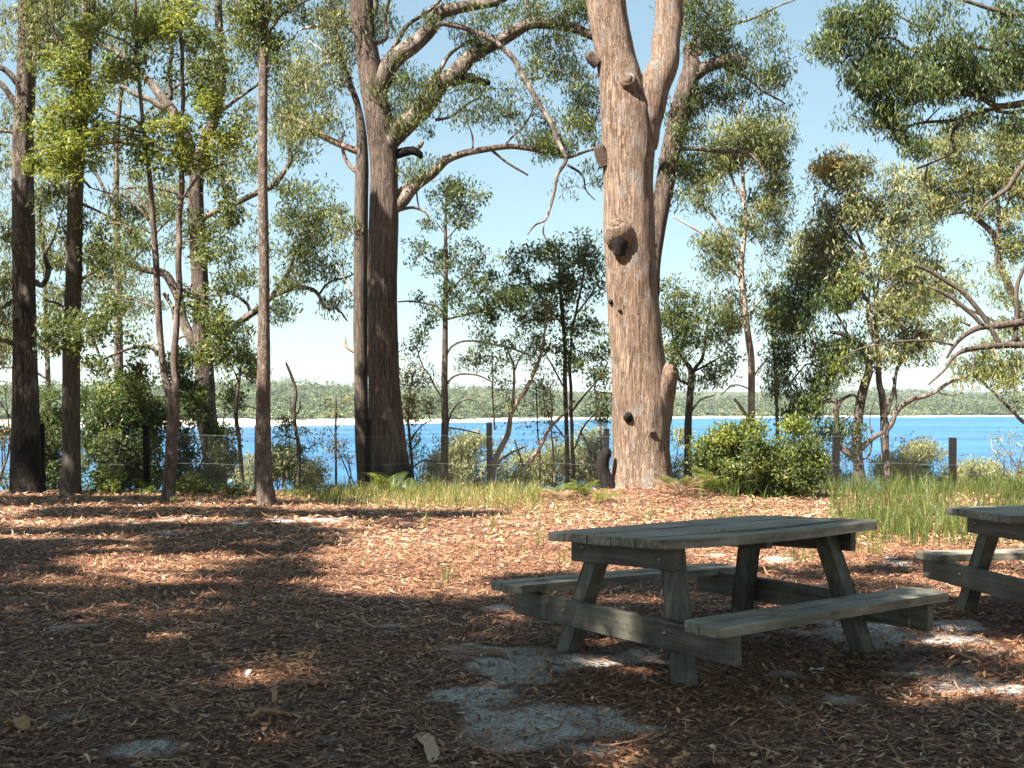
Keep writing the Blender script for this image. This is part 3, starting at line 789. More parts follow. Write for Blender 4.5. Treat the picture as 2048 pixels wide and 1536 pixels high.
# T6a + T6b
make_tree('gum_tree', 'dark narrower trunk pressed against the thick grey brown one, pale limbs on top', 725, 23.6,
    [(738, 995, 46), (733, 960, 36), (724, 870, 28), (722, 760, 27), (721, 600, 29), (722, 440, 28), (724, 345, 27), (723, 270, 20), (716, 215, 13), (708, 188, 12), (697, 158, 11), (683, 110, 10), (672, 50, 9), (655, -20, 8), (640, -100, 6)],
    branches=[[(728, 305, 15), (712, 302, 15), (697, 297, 14), (672, 285, 14), (650, 273, 13), (632, 262, 12), (615, 253, 10), (590, 242, 8), (560, 230, 5)], [(716, 345, 10), (704, 336, 9), (692, 322, 8), (686, 302, 7), (684, 280, 5), (690, 262, 4)],
              [(714, 210, 6), (706, 195, 5), (694, 165, 4), (680, 155, 3), (674, 140, 2)], [(716, 705, 8), (706, 702, 8), (693, 693, 7), (690, 682, 5), (690, 672, 4)], [(700, 170, 8), (690, 140, 7), (672, 118, 6), (650, 105, 5), (630, 90, 4)], [(680, 90, 7), (700, 60, 6), (730, 30, 5), (760, -10, 4)],
              [(712, 595, 4), (690, 560, 3), (672, 530, 3)], [(668, 55, 6), (655, 45, 6), (630, 52, 5), (600, 60, 4)]],
    bark_='bark_dark', limb='bark_pale', sides=18, rough=.09, group='touching trunks by the fence',
    crowns=[dict(b=[(640, 60, 50, 60, 11), (690, 30, 40, 40, 7), (610, 150, 40, 50, 7), (600, 245, 40, 35, 7), (660, 240, 40, 25, 4), (690, 440, 20, 30, 3), (650, 180, 40, 40, 5), (650, -60, 110, 70, 16), (685, 110, 40, 40, 6)], kind='olive', leaf=(.125, .026), droop=.8, per=34, rad=.34, tint0=.5, twig='twig_pale')])
make_tree('gum_tree', 'thick grey brown trunk of the touching pair, long limbs arching over the lake view', 785, 23.2,
    [(794, 1000, 126), (788, 985, 108), (783, 960, 92), (777, 900, 75), (770, 800, 65), (765, 690, 61), (765, 525, 60), (768, 400, 58), (768, 330, 56), (762, 270, 55), (752, 210, 52), (742, 150, 48), (732, 90, 45), (724, 30, 44), (721, 0, 44), (714, -150, 38), (700, -300, 24), (690, -400, 10)],
    branches=[[(766, 300, 48), (780, 280, 50), (797, 262, 48), (830, 230, 42), (860, 192, 38), (900, 157, 36), (930, 127, 34), (960, 100, 31), (1000, 78, 28), (1040, 58, 26), (1085, 46, 25), (1130, 50, 22), (1180, 72, 19), (1230, 90, 15)],
              dict(p=[(905, 160, 26), (922, 159, 24), (945, 158, 21), (965, 163, 17), (985, 165, 11)], n='dead_branch', m='charred', node=False),
              [(752, 195, 36), (765, 160, 42), (782, 135, 38), (800, 112, 36), (817, 95, 35), (840, 74, 33), (858, 55, 31), (875, 36, 29), (892, 22, 27), (930, 12, 23), (981, 8, 21), (1015, -14, 18)],
              dict(p=[(868, 52, 15), (885, 47, 15), (905, 50, 15), (930, 55, 15), (965, 72, 14), (1000, 92, 13), (1030, 120, 14), (1050, 160, 14), (1075, 205, 14), (1100, 245, 13), (1120, 285, 12), (1132, 318, 11), (1115, 350, 9), (1105, 390, 8), (1099, 425, 7), (1090, 442, 6), (1072, 450, 5), (1056, 468, 3)], dY=-1.2, n='drooping_branch', k=.8),
              dict(p=[(1088, 445, 4), (1086, 465, 4), (1096, 486, 3)], dY=0, node=False),
              [(775, 430, 22), (800, 405, 26), (815, 388, 25), (830, 375, 24), (860, 350, 22), (885, 325, 19), (905, 315, 15), (940, 303, 13), (1000, 295, 12), (1050, 296, 10), (1100, 303, 9), (1135, 316, 7), (1180, 300, 5), (1215, 292, 4)], [(880, 330, 14), (884, 322, 9), (887, 312, 5)],
              [(790, 395, 11), (805, 380, 12), (822, 368, 11), (842, 359, 11), (862, 348, 10)], dict(p=[(985, 302, 6), (1010, 322, 5), (1035, 338, 5), (1056, 351, 4)], n='dead_branch', m='bark_dark', node=False),
              dict(p=[(785, 310, 22), (805, 305, 20), (825, 303, 18), (837, 311, 15), (838, 318, 12)], n='dead_branch', m='charred', node=False), dict(p=[(832, 300, 8), (840, 292, 9), (846, 282, 6)], n='dead_branch', m='bark_limb', node=False),
              [(752, 140, 11), (770, 118, 11), (800, 75, 10), (817, 50, 9), (845, 30, 8), (870, 10, 7), (890, -20, 6)], [(742, 90, 10), (775, 75, 9), (770, 30, 8), (785, -20, 7)], [(800, 420, 7), (825, 415, 6), (850, 425, 5), (858, 442, 4)], [(832, 362, 5), (834, 390, 4), (840, 420, 3)],
              [(850, 180, 10), (880, 140, 9), (900, 110, 8), (940, 80, 6), (980, 70, 5)], [(985, 85, 7), (960, 110, 6), (940, 130, 5), (912, 145, 4), (890, 170, 3)], [(1010, 290, 5), (1030, 268, 4), (1050, 250, 4), (1075, 195, 3)],
              [(725, 50, 18), (745, 25, 16), (760, -20, 14), (775, -80, 10)], [(945, 300, 5), (945, 270, 4), (930, 240, 3), (905, 225, 3)], [(870, 240, 7), (905, 232, 5), (940, 205, 4), (960, 195, 3)], [(1135, 330, 6), (1165, 350, 5), (1172, 380, 3), (1190, 400, 2)]],
    bark_='bark_big', limb='bark_limb', sides=40, rough=.08, step=.08, group='touching trunks by the fence',
    crowns=[dict(b=[(845, 40, 60, 40, 9), (900, 170, 60, 40, 7), (960, 60, 50, 50, 8), (1060, 20, 60, 40, 10), (1140, 20, 50, 40, 9), (800, 150, 30, 40, 5), (850, 200, 60, 30, 6), (940, 215, 70, 35, 8), (880, 240, 60, 30, 6), (1130, 250, 75, 55, 15), (1100, 290, 50, 30, 7), (1120, 110, 60, 50, 11), (1060, 130, 40, 40, 6), (1170, 200, 40, 50, 7), (980, 200, 40, 30, 4), (830, 340, 35, 30, 5), (800, 250, 30, 30, 4), (1190, 330, 30, 40, 4), (760, 50, 40, 40, 6), (800, -100, 200, 80, 24), (1050, -60, 120, 50, 12), (1110, 375, 25, 25, 2), (780, 200, 35, 50, 5), (1030, 200, 40, 50, 5)], kind='mid', leaf=(.125, .026), droop=.75, per=36, rad=.33, tint0=.42)])
# T7
make_tree('slender_sapling', 'thin dark upright sapling beside the thick pair of trunks, feathery crown above the water', 890, 23.2,
    [(890, 990, 18), (889, 940, 16), (890, 840, 15), (889, 760, 13), (890, 690, 12), (891, 600, 10), (892, 525, 8), (891, 450, 6), (893, 390, 4), (900, 350, 2)],
    branches=[[(892, 712, 5), (902, 694, 5), (919, 684, 5), (940, 682, 5), (964, 683, 5), (995, 690, 4), (1022, 696, 4), (1050, 708, 3)], [(888, 628, 5), (875, 614, 5), (851, 607, 4), (820, 602, 4), (796, 604, 3)], [(894, 768, 5), (903, 756, 5), (919, 748, 5), (940, 748, 4), (960, 752, 4), (988, 766, 3)],
              [(896, 850, 4), (903, 825, 4), (918, 806, 4), (940, 798, 4), (958, 806, 3), (968, 820, 3), (974, 834, 2)], [(890, 640, 5), (930, 630, 4), (970, 622, 4), (1000, 612, 3)], [(892, 590, 4), (910, 570, 4), (940, 540, 3), (970, 510, 3)], [(891, 560, 4), (870, 530, 3), (845, 510, 3)], [(892, 480, 3), (920, 450, 3), (950, 430, 2)], [(892, 470, 3), (870, 440, 2)],
              [(886, 800, 4), (880, 790, 4), (868, 770, 3), (860, 750, 2)], [(893, 855, 4), (930, 860, 3), (960, 868, 2)]],
    bark_='bark_dark', sides=10, rough=.08,
    crowns=[dict(b=[(905, 385, 40, 30, 8), (940, 400, 35, 30, 6), (890, 450, 55, 40, 10), (950, 460, 45, 40, 7), (870, 520, 55, 40, 9), (940, 535, 60, 45, 11), (985, 560, 45, 50, 9), (900, 590, 40, 30, 5), (960, 620, 60, 30, 8), (1020, 590, 40, 40, 7), (840, 590, 35, 25, 5), (860, 655, 30, 40, 5), (970, 670, 40, 20, 3), (1010, 700, 40, 20, 3), (830, 690, 25, 30, 2)], kind='dark', leaf=(.09, .036), droop=.5, per=28, rad=.25, tint0=.45)])
# T8
make_tree('slender_sapling', 'thin dark double stemmed sapling with rounded leafy top just left of the orange trunk', 1134, 25.5,
    [(1134, 975, 10), (1134, 900, 9), (1132, 825, 9), (1130, 760, 9), (1130, 700, 8), (1125, 628, 8), (1120, 570, 6), (1118, 500, 4)],
    branches=[[(1146, 978, 8), (1146, 900, 7), (1142, 810, 7), (1140, 740, 6), (1146, 660, 6), (1152, 620, 5), (1165, 560, 4), (1172, 500, 3)], [(1140, 828, 5), (1158, 805, 5), (1175, 785, 4), (1203, 748, 4), (1215, 725, 3)], [(1148, 900, 4), (1170, 850, 4), (1200, 820, 3), (1215, 800, 3)],
              [(1125, 650, 5), (1100, 620, 4), (1080, 590, 4), (1060, 560, 3)], [(1150, 630, 4), (1175, 600, 4), (1200, 560, 3)], [(1130, 780, 4), (1110, 740, 4), (1092, 710, 3)], [(1133, 880, 4), (1110, 850, 3), (1095, 820, 3)]],
    bark_='bark_dark', sides=10, rough=.08,
    crowns=[dict(b=[(1060, 530, 45, 35, 9), (1110, 510, 55, 25, 10), (1165, 500, 40, 30, 8), (1040, 580, 35, 40, 6), (1100, 575, 55, 35, 11), (1160, 570, 45, 40, 10), (1195, 540, 20, 35, 4), (1080, 630, 55, 35, 9), (1150, 640, 50, 40, 10), (1195, 660, 30, 60, 8), (1110, 690, 45, 40, 7), (1170, 720, 45, 40, 8), (1205, 790, 20, 50, 4)], kind='mid', leaf=(.12, .042), droop=.4, per=23, rad=.30, tint0=.48)])
# T9 pale leaning stems
make_tree('paperbark', 'pale pinkish crooked stems leaning away from the post, thin dry crown over the water', 985, 25.0,
    [(984, 985, 14), (984, 952, 13), (990, 918, 12), (1005, 890, 11), (1016, 867, 11), (1022, 830, 10), (1036, 800, 9), (1049, 785, 9), (1073, 733, 8), (1083, 705, 6), (1090, 660, 4), (1093, 620, 3)],
    branches=[[(1018, 985, 12), (1022, 968, 11), (1036, 950, 10), (1049, 935, 10), (1076, 900, 9), (1100, 860, 7), (1124, 829, 6), (1150, 800, 4)], [(1024, 825, 6), (1027, 790, 5), (1029, 737, 5), (1020, 712, 4), (1010, 690, 3)], [(1030, 740, 4), (1040, 715, 4), (1052, 700, 3)], [(987, 935, 6), (1000, 920, 5), (1025, 905, 4), (1050, 895, 3)],
              [(1080, 715, 3), (1100, 700, 3), (1115, 690, 2)], [(990, 860, 4), (985, 800, 4), (986, 740, 3), (984, 700, 2)], [(1100, 862, 4), (1105, 820, 3), (1100, 780, 3)]],
    bark_='bark_pale', limb='bark_pale', sides=10, rough=.1,
    crowns=[dict(b=[(945, 720, 25, 35, 4), (1000, 740, 40, 40, 5), (1060, 720, 30, 30, 4), (1090, 640, 30, 60, 5), (1040, 820, 40, 60, 4), (1010, 960, 50, 25, 5), (1100, 780, 40, 50, 4)], kind='olive', leaf=(.10, .028), droop=.55, per=22, rad=.28, tint0=.55, twig='twig_pale')])
# T10 the big one
def t10_ring(rr, a, s, C):
    butt = np.exp(-s / .55)[:, None]
    rr = rr * (1 + .10 * butt * np.cos(a * 5 + .6)[None])
    return rr
S10 = [stub(21.6, [(1240, 470, 66), (1238, 462, 56), (1234, 452, 44), (1232, 446, 34)], [-.30, -.43, -.52, -.56], 'bark_orange', 40, name='sawn_stub'),
       stub(21.6, [(1239, 510, 24), (1240, 485, 34), (1237, 458, 34)], [-.415, -.46, -.47], 'charred', 30, name='hollow_and_shadow'),  # black colour stands for the hollow and the stub's shadow
       stub(21.6, [(1258, 175, 44), (1256, 164, 36), (1255, 157, 30)], [-.26, -.40, -.48], 'bark_orange', 30, name='sawn_stub'),
       stub(21.6, [(1296, 850, 92), (1312, 800, 74), (1327, 765, 56), (1338, 745, 42), (1346, 735, 33)], [.0, -.06, -.12, -.16, -.2], 'bark_orange', 40, name='sawn_stub'),
       stub(21.6, [(1212, 330, 30), (1202, 308, 26), (1197, 292, 22)], [-.1, -.16, -.2], 'bark_big', 20, name='sawn_stub'),
       stub(21.6, [(1196, 128, 26), (1183, 116, 22), (1177, 106, 18)], [-.1, -.14, -.18], 'bark_big', 20, name='sawn_stub'),
       stub(21.6, [(1257, 836, 20), (1256, 830, 15), (1255, 827, 8)], [-.42, -.50, -.525], 'charred', 12, name='knot_hole'),
       stub(21.6, [(1222, 604, 11), (1222, 604, 6)], [-.22, -.275], 'charred', 10, name='knot_hole'),
       stub(21.6, [(1241, 622, 10), (1241, 622, 5)], [-.34, -.405], 'charred', 10, name='knot_hole'),
       stub(21.6, [(1300, 865, 26), (1301, 864, 18)], [-.38, -.49], 'bark_orange', 10, name='bark_knob')]
make_tree('gum_tree', 'very thick orange brown trunk forking into two, in full sun behind the picnic table', 1282, 21.6,
    [(1283, 1002, 176), (1282, 985, 148), (1282, 950, 124), (1282, 900, 114), (1281, 800, 112), (1274, 700, 105), (1268, 620, 103), (1262, 540, 102), (1259, 450, 102), (1256, 360, 100), (1256, 290, 106), (1252, 225, 104), (1243, 170, 90), (1232, 120, 80), (1221, 65, 77), (1211, 0, 80), (1202, -120, 74), (1195, -260, 50), (1190, -380, 22)],
    branches=[[(1278, 290, 74), (1290, 240, 78), (1306, 190, 66), (1321, 137, 60), (1334, 68, 58), (1346, 0, 56), (1358, -120, 50), (1375, -260, 32), (1385, -380, 12)], [(1195, -60, 30), (1120, -130, 22), (1040, -180, 14)], [(1360, -140, 26), (1440, -200, 18), (1520, -250, 10)]],
    bark_='bark_orange', limb='bark_orange', sides=64, rough=.075, step=.06, ring_fn=t10_ring, stubs=S10,
    crowns=[dict(b=[(1130, -230, 90, 50, 7), (1300, -300, 90, 50, 5), (1440, -260, 80, 40, 4)], kind='mid', leaf=(.13, .03), droop=.7, per=34, rad=.36, tint0=.45)])
# T11 leaning behind it
make_tree('gum_tree', 'leaning trunk emerging from behind the very thick orange one, ending in a broken limb', 1300, 24.0,
    [(1292, 1000, 50), (1294, 900, 44), (1298, 700, 36), (1306, 530, 31), (1322, 410, 36), (1333, 350, 38), (1342, 300, 40), (1356, 240, 42), (1366, 200, 42), (1378, 160, 42), (1384, 135, 38), (1380, 110, 28), (1378, 95, 24), (1379, 86, 18)],
    branches=[[(1372, 170, 30), (1384, 152, 32), (1399, 141, 30), (1412, 134, 27), (1427, 130, 26), (1445, 125, 26), (1461, 124, 27), (1478, 128, 27), (1490, 131, 24)], dict(p=[(1378, 92, 20), (1388, 90, 18), (1397, 98, 17), (1400, 110, 14)], n='dead_branch', m='bark_pale', node=False),
              [(1400, 96, 10), (1406, 79, 9), (1430, 63, 8), (1461, 50, 7), (1490, 42, 6), (1512, 33, 5), (1553, 14, 4), (1590, 0, 3)], [(1436, 126, 8), (1428, 110, 8), (1412, 92, 7), (1405, 80, 6)], [(1448, 134, 7), (1470, 146, 7), (1495, 157, 6), (1512, 170, 5), (1525, 181, 5), (1548, 194, 4), (1570, 208, 3)],
              [(1350, 300, 10), (1372, 297, 9), (1416, 301, 8), (1450, 303, 8), (1485, 303, 7), (1505, 312, 6), (1517, 328, 5), (1527, 345, 4), (1532, 370, 3)], [(1345, 320, 6), (1370, 340, 5), (1400, 365, 4), (1410, 395, 3)], [(1372, 120, 8), (1400, 60, 7), (1420, 20, 6), (1450, -30, 5)], [(1500, 152, 4), (1540, 140, 3), (1580, 120, 3)]],
    bark_='bark_big', limb='bark_limb', sides=22, rough=.09,
    crowns=[dict(b=[(1380, 30, 50, 40, 9), (1400, 70, 40, 40, 6), (1470, 90, 50, 40, 8), (1530, 60, 40, 40, 6), (1500, 155, 60, 40, 9), (1560, 140, 40, 40, 6), (1380, 240, 35, 50, 7), (1440, 180, 40, 40, 6), (1540, 210, 40, 25, 5), (1390, 300, 40, 40, 7), (1370, 380, 35, 60, 7), (1420, 250, 30, 30, 3), (1450, 20, 50, 30, 6), (1480, 210, 50, 20, 4), (1400, 200, 30, 30, 4), (1360, 330, 25, 40, 4)], kind='mid', leaf=(.13, .028), droop=.8, per=34, rad=.34, tint0=.4)])
# T12
make_tree('small_gum', 'small dark stemmed gum behind the ferny bush, bushy green top right of the orange trunk', 1376, 27.5,
    [(1376, 990, 18), (1376, 925, 16), (1376, 850, 15), (1380, 790, 14), (1382, 745, 12), (1372, 725, 9), (1362, 712, 7), (1350, 690, 5), (1340, 640, 3)],
    branches=[[(1382, 752, 9), (1392, 732, 8), (1404, 718, 7), (1412, 680, 5), (1418, 630, 4), (1420, 580, 3)], [(1381, 770, 6), (1360, 760, 5), (1345, 745, 4)], [(1384, 745, 5), (1430, 720, 4), (1460, 700, 3)], [(1378, 830, 4), (1400, 800, 4), (1430, 790, 3)]],
    bark_='bark_dark', sides=10, rough=.08,
    crowns=[dict(b=[(1370, 580, 45, 30, 8), (1415, 590, 30, 40, 6), (1350, 630, 30, 40, 8), (1390, 640, 45, 45, 12), (1360, 690, 35, 40, 9), (1420, 680, 40, 50, 11), (1400, 740, 50, 35, 9), (1450, 730, 25, 30, 4), (1345, 740, 20, 40, 4), (1440, 640, 20, 40, 3)], kind='mid', leaf=(.125, .04), droop=.5, per=25, rad=.32, tint0=.42)])
# T13
make_tree('gum_tree', 'tall slim gum with cream upper trunk and black foot rising behind the ferny bush', 1500, 27.0,
    [(1504, 985, 15), (1503, 850, 14), (1503, 764, 14), (1502, 716, 14), (1495, 662, 13), (1487, 600, 13), (1482, 540, 12), (1484, 512, 11), (1491, 444, 9), (1487, 390, 8), (1485, 342, 7), (1478, 290, 6), (1476, 245, 5), (1490, 200, 3)],
    branches=[[(1484, 500, 7), (1460, 480, 6), (1430, 437, 5), (1410, 418, 4), (1392, 403, 3)], [(1483, 540, 6), (1460, 515, 5), (1416, 475, 5), (1380, 452, 4), (1345, 432, 3)], [(1500, 842, 7), (1485, 820, 7), (1468, 798, 6)], [(1487, 400, 5), (1470, 370, 5), (1455, 330, 4), (1440, 300, 3)], [(1490, 460, 5), (1510, 420, 4), (1535, 400, 3)], [(1486, 350, 4), (1515, 320, 4), (1540, 290, 3)],
              [(1490, 640, 5), (1520, 600, 4), (1550, 580, 3)], [(1484, 560, 5), (1460, 540, 4), (1440, 545, 3)], [(1503, 760, 4), (1520, 735, 4), (1538, 715, 3)], [(1486, 590, 5), (1470, 580, 4), (1455, 600, 3)], [(1505, 780, 3), (1470, 770, 3), (1440, 790, 2)]],
    bark_='bark_pale', limb='bark_pale', sides=14, rough=.07,
    crowns=[dict(b=[(1480, 255, 50, 30, 10), (1535, 270, 45, 35, 10), (1450, 300, 40, 40, 8), (1500, 320, 50, 40, 12), (1555, 330, 30, 45, 8), (1430, 350, 35, 40, 6), (1530, 390, 45, 40, 11), (1560, 420, 25, 40, 5), (1410, 400, 35, 40, 5), (1515, 450, 35, 30, 6), (1450, 480, 50, 30, 7), (1540, 480, 25, 30, 4), (1440, 540, 40, 40, 7), (1470, 600, 40, 40, 7), (1530, 590, 50, 45, 10), (1560, 640, 30, 50, 7), (1450, 660, 40, 40, 6), (1520, 690, 35, 30, 4)], kind='olive', leaf=(.135, .032), droop=.7, per=36, rad=.36, tint0=.42, twig='twig_pale')])
# T14
make_tree('bent_gum', 'dark bent tree with a low elbow branch and drooping foliage beside the fence post', 1722, 24.3,
    [(1724, 992, 36), (1722, 976, 28), (1718, 940, 22), (1714, 900, 20), (1714, 867, 20), (1719, 815, 19), (1729, 770, 18), (1737, 747, 16), (1738, 725, 13), (1730, 705, 12), (1718, 690, 11), (1700, 675, 10), (1680, 667, 8), (1660, 664, 6)],
    branches=[[(1714, 915, 16), (1700, 908, 15), (1686, 898, 14), (1676, 886, 13), (1672, 868, 12), (1673, 845, 12), (1672, 820, 12), (1676, 806, 11), (1660, 800, 9), (1640, 806, 7), (1620, 810, 5)], [(1675, 810, 9), (1690, 795, 6), (1706, 790, 5), (1716, 800, 4)], [(1720, 900, 13), (1735, 884, 12), (1750, 874, 10), (1765, 866, 9)], [(1738, 740, 9), (1748, 700, 8), (1740, 650, 7), (1735, 600, 6), (1700, 560, 5)],
              [(1676, 850, 6), (1690, 840, 5), (1700, 832, 4)], [(1724, 920, 4), (1738, 910, 5), (1744, 880, 4), (1740, 840, 3), (1748, 800, 3)], [(1700, 676, 5), (1680, 640, 5), (1660, 610, 4)], [(1640, 806, 5), (1600, 790, 4), (1580, 770, 4), (1610, 730, 3)]],
    bark_='bark_dark', limb='bark_red', sides=14, rough=.1,
    crowns=[dict(b=[(1640, 850, 55, 25, 9), (1600, 830, 35, 25, 6), (1640, 890, 35, 25, 6), (1620, 780, 40, 30, 6), (1680, 870, 30, 20, 4), (1610, 640, 45, 60, 12), (1570, 690, 25, 70, 7), (1660, 620, 45, 50, 11), (1700, 700, 35, 40, 6), (1560, 740, 25, 40, 4), (1590, 590, 40, 40, 8), (1650, 700, 40, 40, 6), (1700, 880, 25, 30, 3)], kind='dark', leaf=(.125, .032), droop=.75, per=36, rad=.32, tint0=.42),
            dict(b=[(1610, 800, 25, 25, 5), (1640, 740, 30, 30, 4), (1680, 730, 40, 40, 5), (1690, 570, 40, 40, 6)], kind='bright', leaf=(.12, .034), droop=.6, per=26, rad=.3, tint0=.5, n='sun_toned_foliage')])  # second crown: lighter leaf colour put in for sun on the foliage
# T15
make_tree('paperbark', 'twin stemmed tree with broad pale crown and one long low branch over the water', 1775, 24.6,
    [(1776, 990, 20), (1775, 976, 18), (1773, 940, 17), (1770, 900, 16), (1769, 860, 17), (1768, 833, 15), (1764, 790, 14), (1758, 764, 12), (1756, 710, 10), (1752, 645, 9), (1752, 600, 8), (1740, 540, 7), (1720, 480, 6), (1700, 430, 4)],
    branches=[[(1770, 862, 13), (1780, 850, 12), (1788, 832, 11), (1798, 816, 11), (1826, 798, 10), (1846, 793, 9), (1867, 785, 8), (1902, 764, 7), (1925, 755, 6), (1943, 744, 5), (1950, 720, 4), (1948, 690, 3)], [(1774, 828, 9), (1786, 780, 8), (1790, 755, 7), (1795, 735, 7), (1812, 712, 6), (1830, 690, 5), (1870, 680, 4)], [(1800, 730, 5), (1806, 700, 5), (1808, 660, 4), (1812, 620, 3)],
              [(1756, 700, 6), (1740, 660, 6), (1736, 620, 5), (1740, 570, 4)], [(1752, 640, 6), (1770, 590, 6), (1800, 540, 5), (1830, 480, 4)], [(1752, 600, 6), (1760, 540, 5), (1780, 470, 5), (1790, 420, 4)], [(1745, 560, 5), (1700, 530, 4), (1660, 500, 4)], [(1725, 500, 5), (1680, 450, 4), (1640, 400, 4)], [(1710, 450, 4), (1700, 390, 3), (1680, 340, 3)], [(1786, 755, 4), (1792, 790, 4), (1790, 815, 3)],
              [(1872, 784, 4), (1900, 790, 3), (1925, 785, 3)]],
    bark_='bark_limb', limb='bark_limb', sides=14, rough=.08,
    crowns=[dict(b=[(1690, 360, 40, 40, 9), (1740, 370, 50, 40, 10), (1790, 390, 50, 40, 9), (1660, 420, 45, 40, 10), (1720, 440, 60, 45, 16), (1790, 460, 50, 45, 12), (1640, 480, 45, 40, 10), (1700, 510, 60, 45, 16), (1770, 530, 55, 40, 13), (1840, 500, 40, 40, 8), (1620, 540, 40, 30, 7), (1680, 580, 50, 40, 11), (1830, 620, 50, 50, 9), (1780, 620, 45, 50, 10), (1860, 680, 40, 40, 6), (1800, 690, 40, 40, 7), (1760, 720, 25, 40, 4), (1880, 560, 40, 40, 6), (1830, 560, 40, 40, 7)], kind='pale', leaf=(.135, .034), droop=.6, per=36, rad=.36, tint0=.42),
            dict(b=[(1680, 325, 40, 18, 4), (1640, 350, 22, 24, 2), (1712, 338, 25, 18, 2)], kind='rust', leaf=(.13, .034), droop=.5, per=34, rad=.3, tint0=.6, n='rusty_foliage')])
# T18 background right crown
make_tree('gum_tree', 'further gum with reddish upright stem and rounded yellowish crown, below the overhanging dark limbs', 1990, 29.0,
    [(2120, 990, 26), (2095, 870, 23), (2068, 740, 19), (2045, 640, 16), (2018, 572, 15), (1998, 525, 14), (1996, 490, 12), (2000, 440, 10), (1990, 380, 8), (1975, 320, 5)],
    branches=[[(1998, 500, 8), (1975, 460, 7), (1940, 430, 6), (1905, 410, 5), (1880, 380, 4)], [(1996, 470, 6), (1960, 440, 6), (1935, 425, 5), (1900, 430, 4)], [(2000, 450, 6), (2020, 400, 5), (2045, 360, 4)], [(1990, 390, 5), (1950, 350, 4), (1910, 330, 3)], [(2060, 700, 8), (2000, 650, 6), (1940, 620, 5), (1880, 600, 4)], [(2088, 860, 9), (2048, 844, 8), (2018, 815, 7), (1996, 795, 6), (1981, 780, 5), (1960, 760, 4), (1945, 740, 3)]],
    bark_='bark_red', limb='bark_limb', sides=14, rough=.08,
    crowns=[dict(b=[(1930, 270, 50, 25, 9), (1980, 290, 50, 35, 12), (2030, 290, 40, 40, 10), (1890, 310, 45, 35, 10), (1950, 340, 55, 40, 14), (2010, 360, 45, 40, 10), (1860, 350, 30, 35, 5), (1900, 390, 45, 40, 9), (2040, 400, 40, 40, 8), (1860, 420, 40, 40, 7), (2020, 460, 30, 50, 6), (1960, 410, 40, 30, 6), (1900, 620, 50, 50, 8), (2030, 620, 40, 60, 8), (1960, 560, 50, 40, 7), (2040, 520, 30, 40, 5), (1960, 720, 50, 40, 7), (2030, 760, 40, 50, 8)], kind='olive', leaf=(.14, .036), droop=.6, per=38, rad=.38, tint0=.58)])
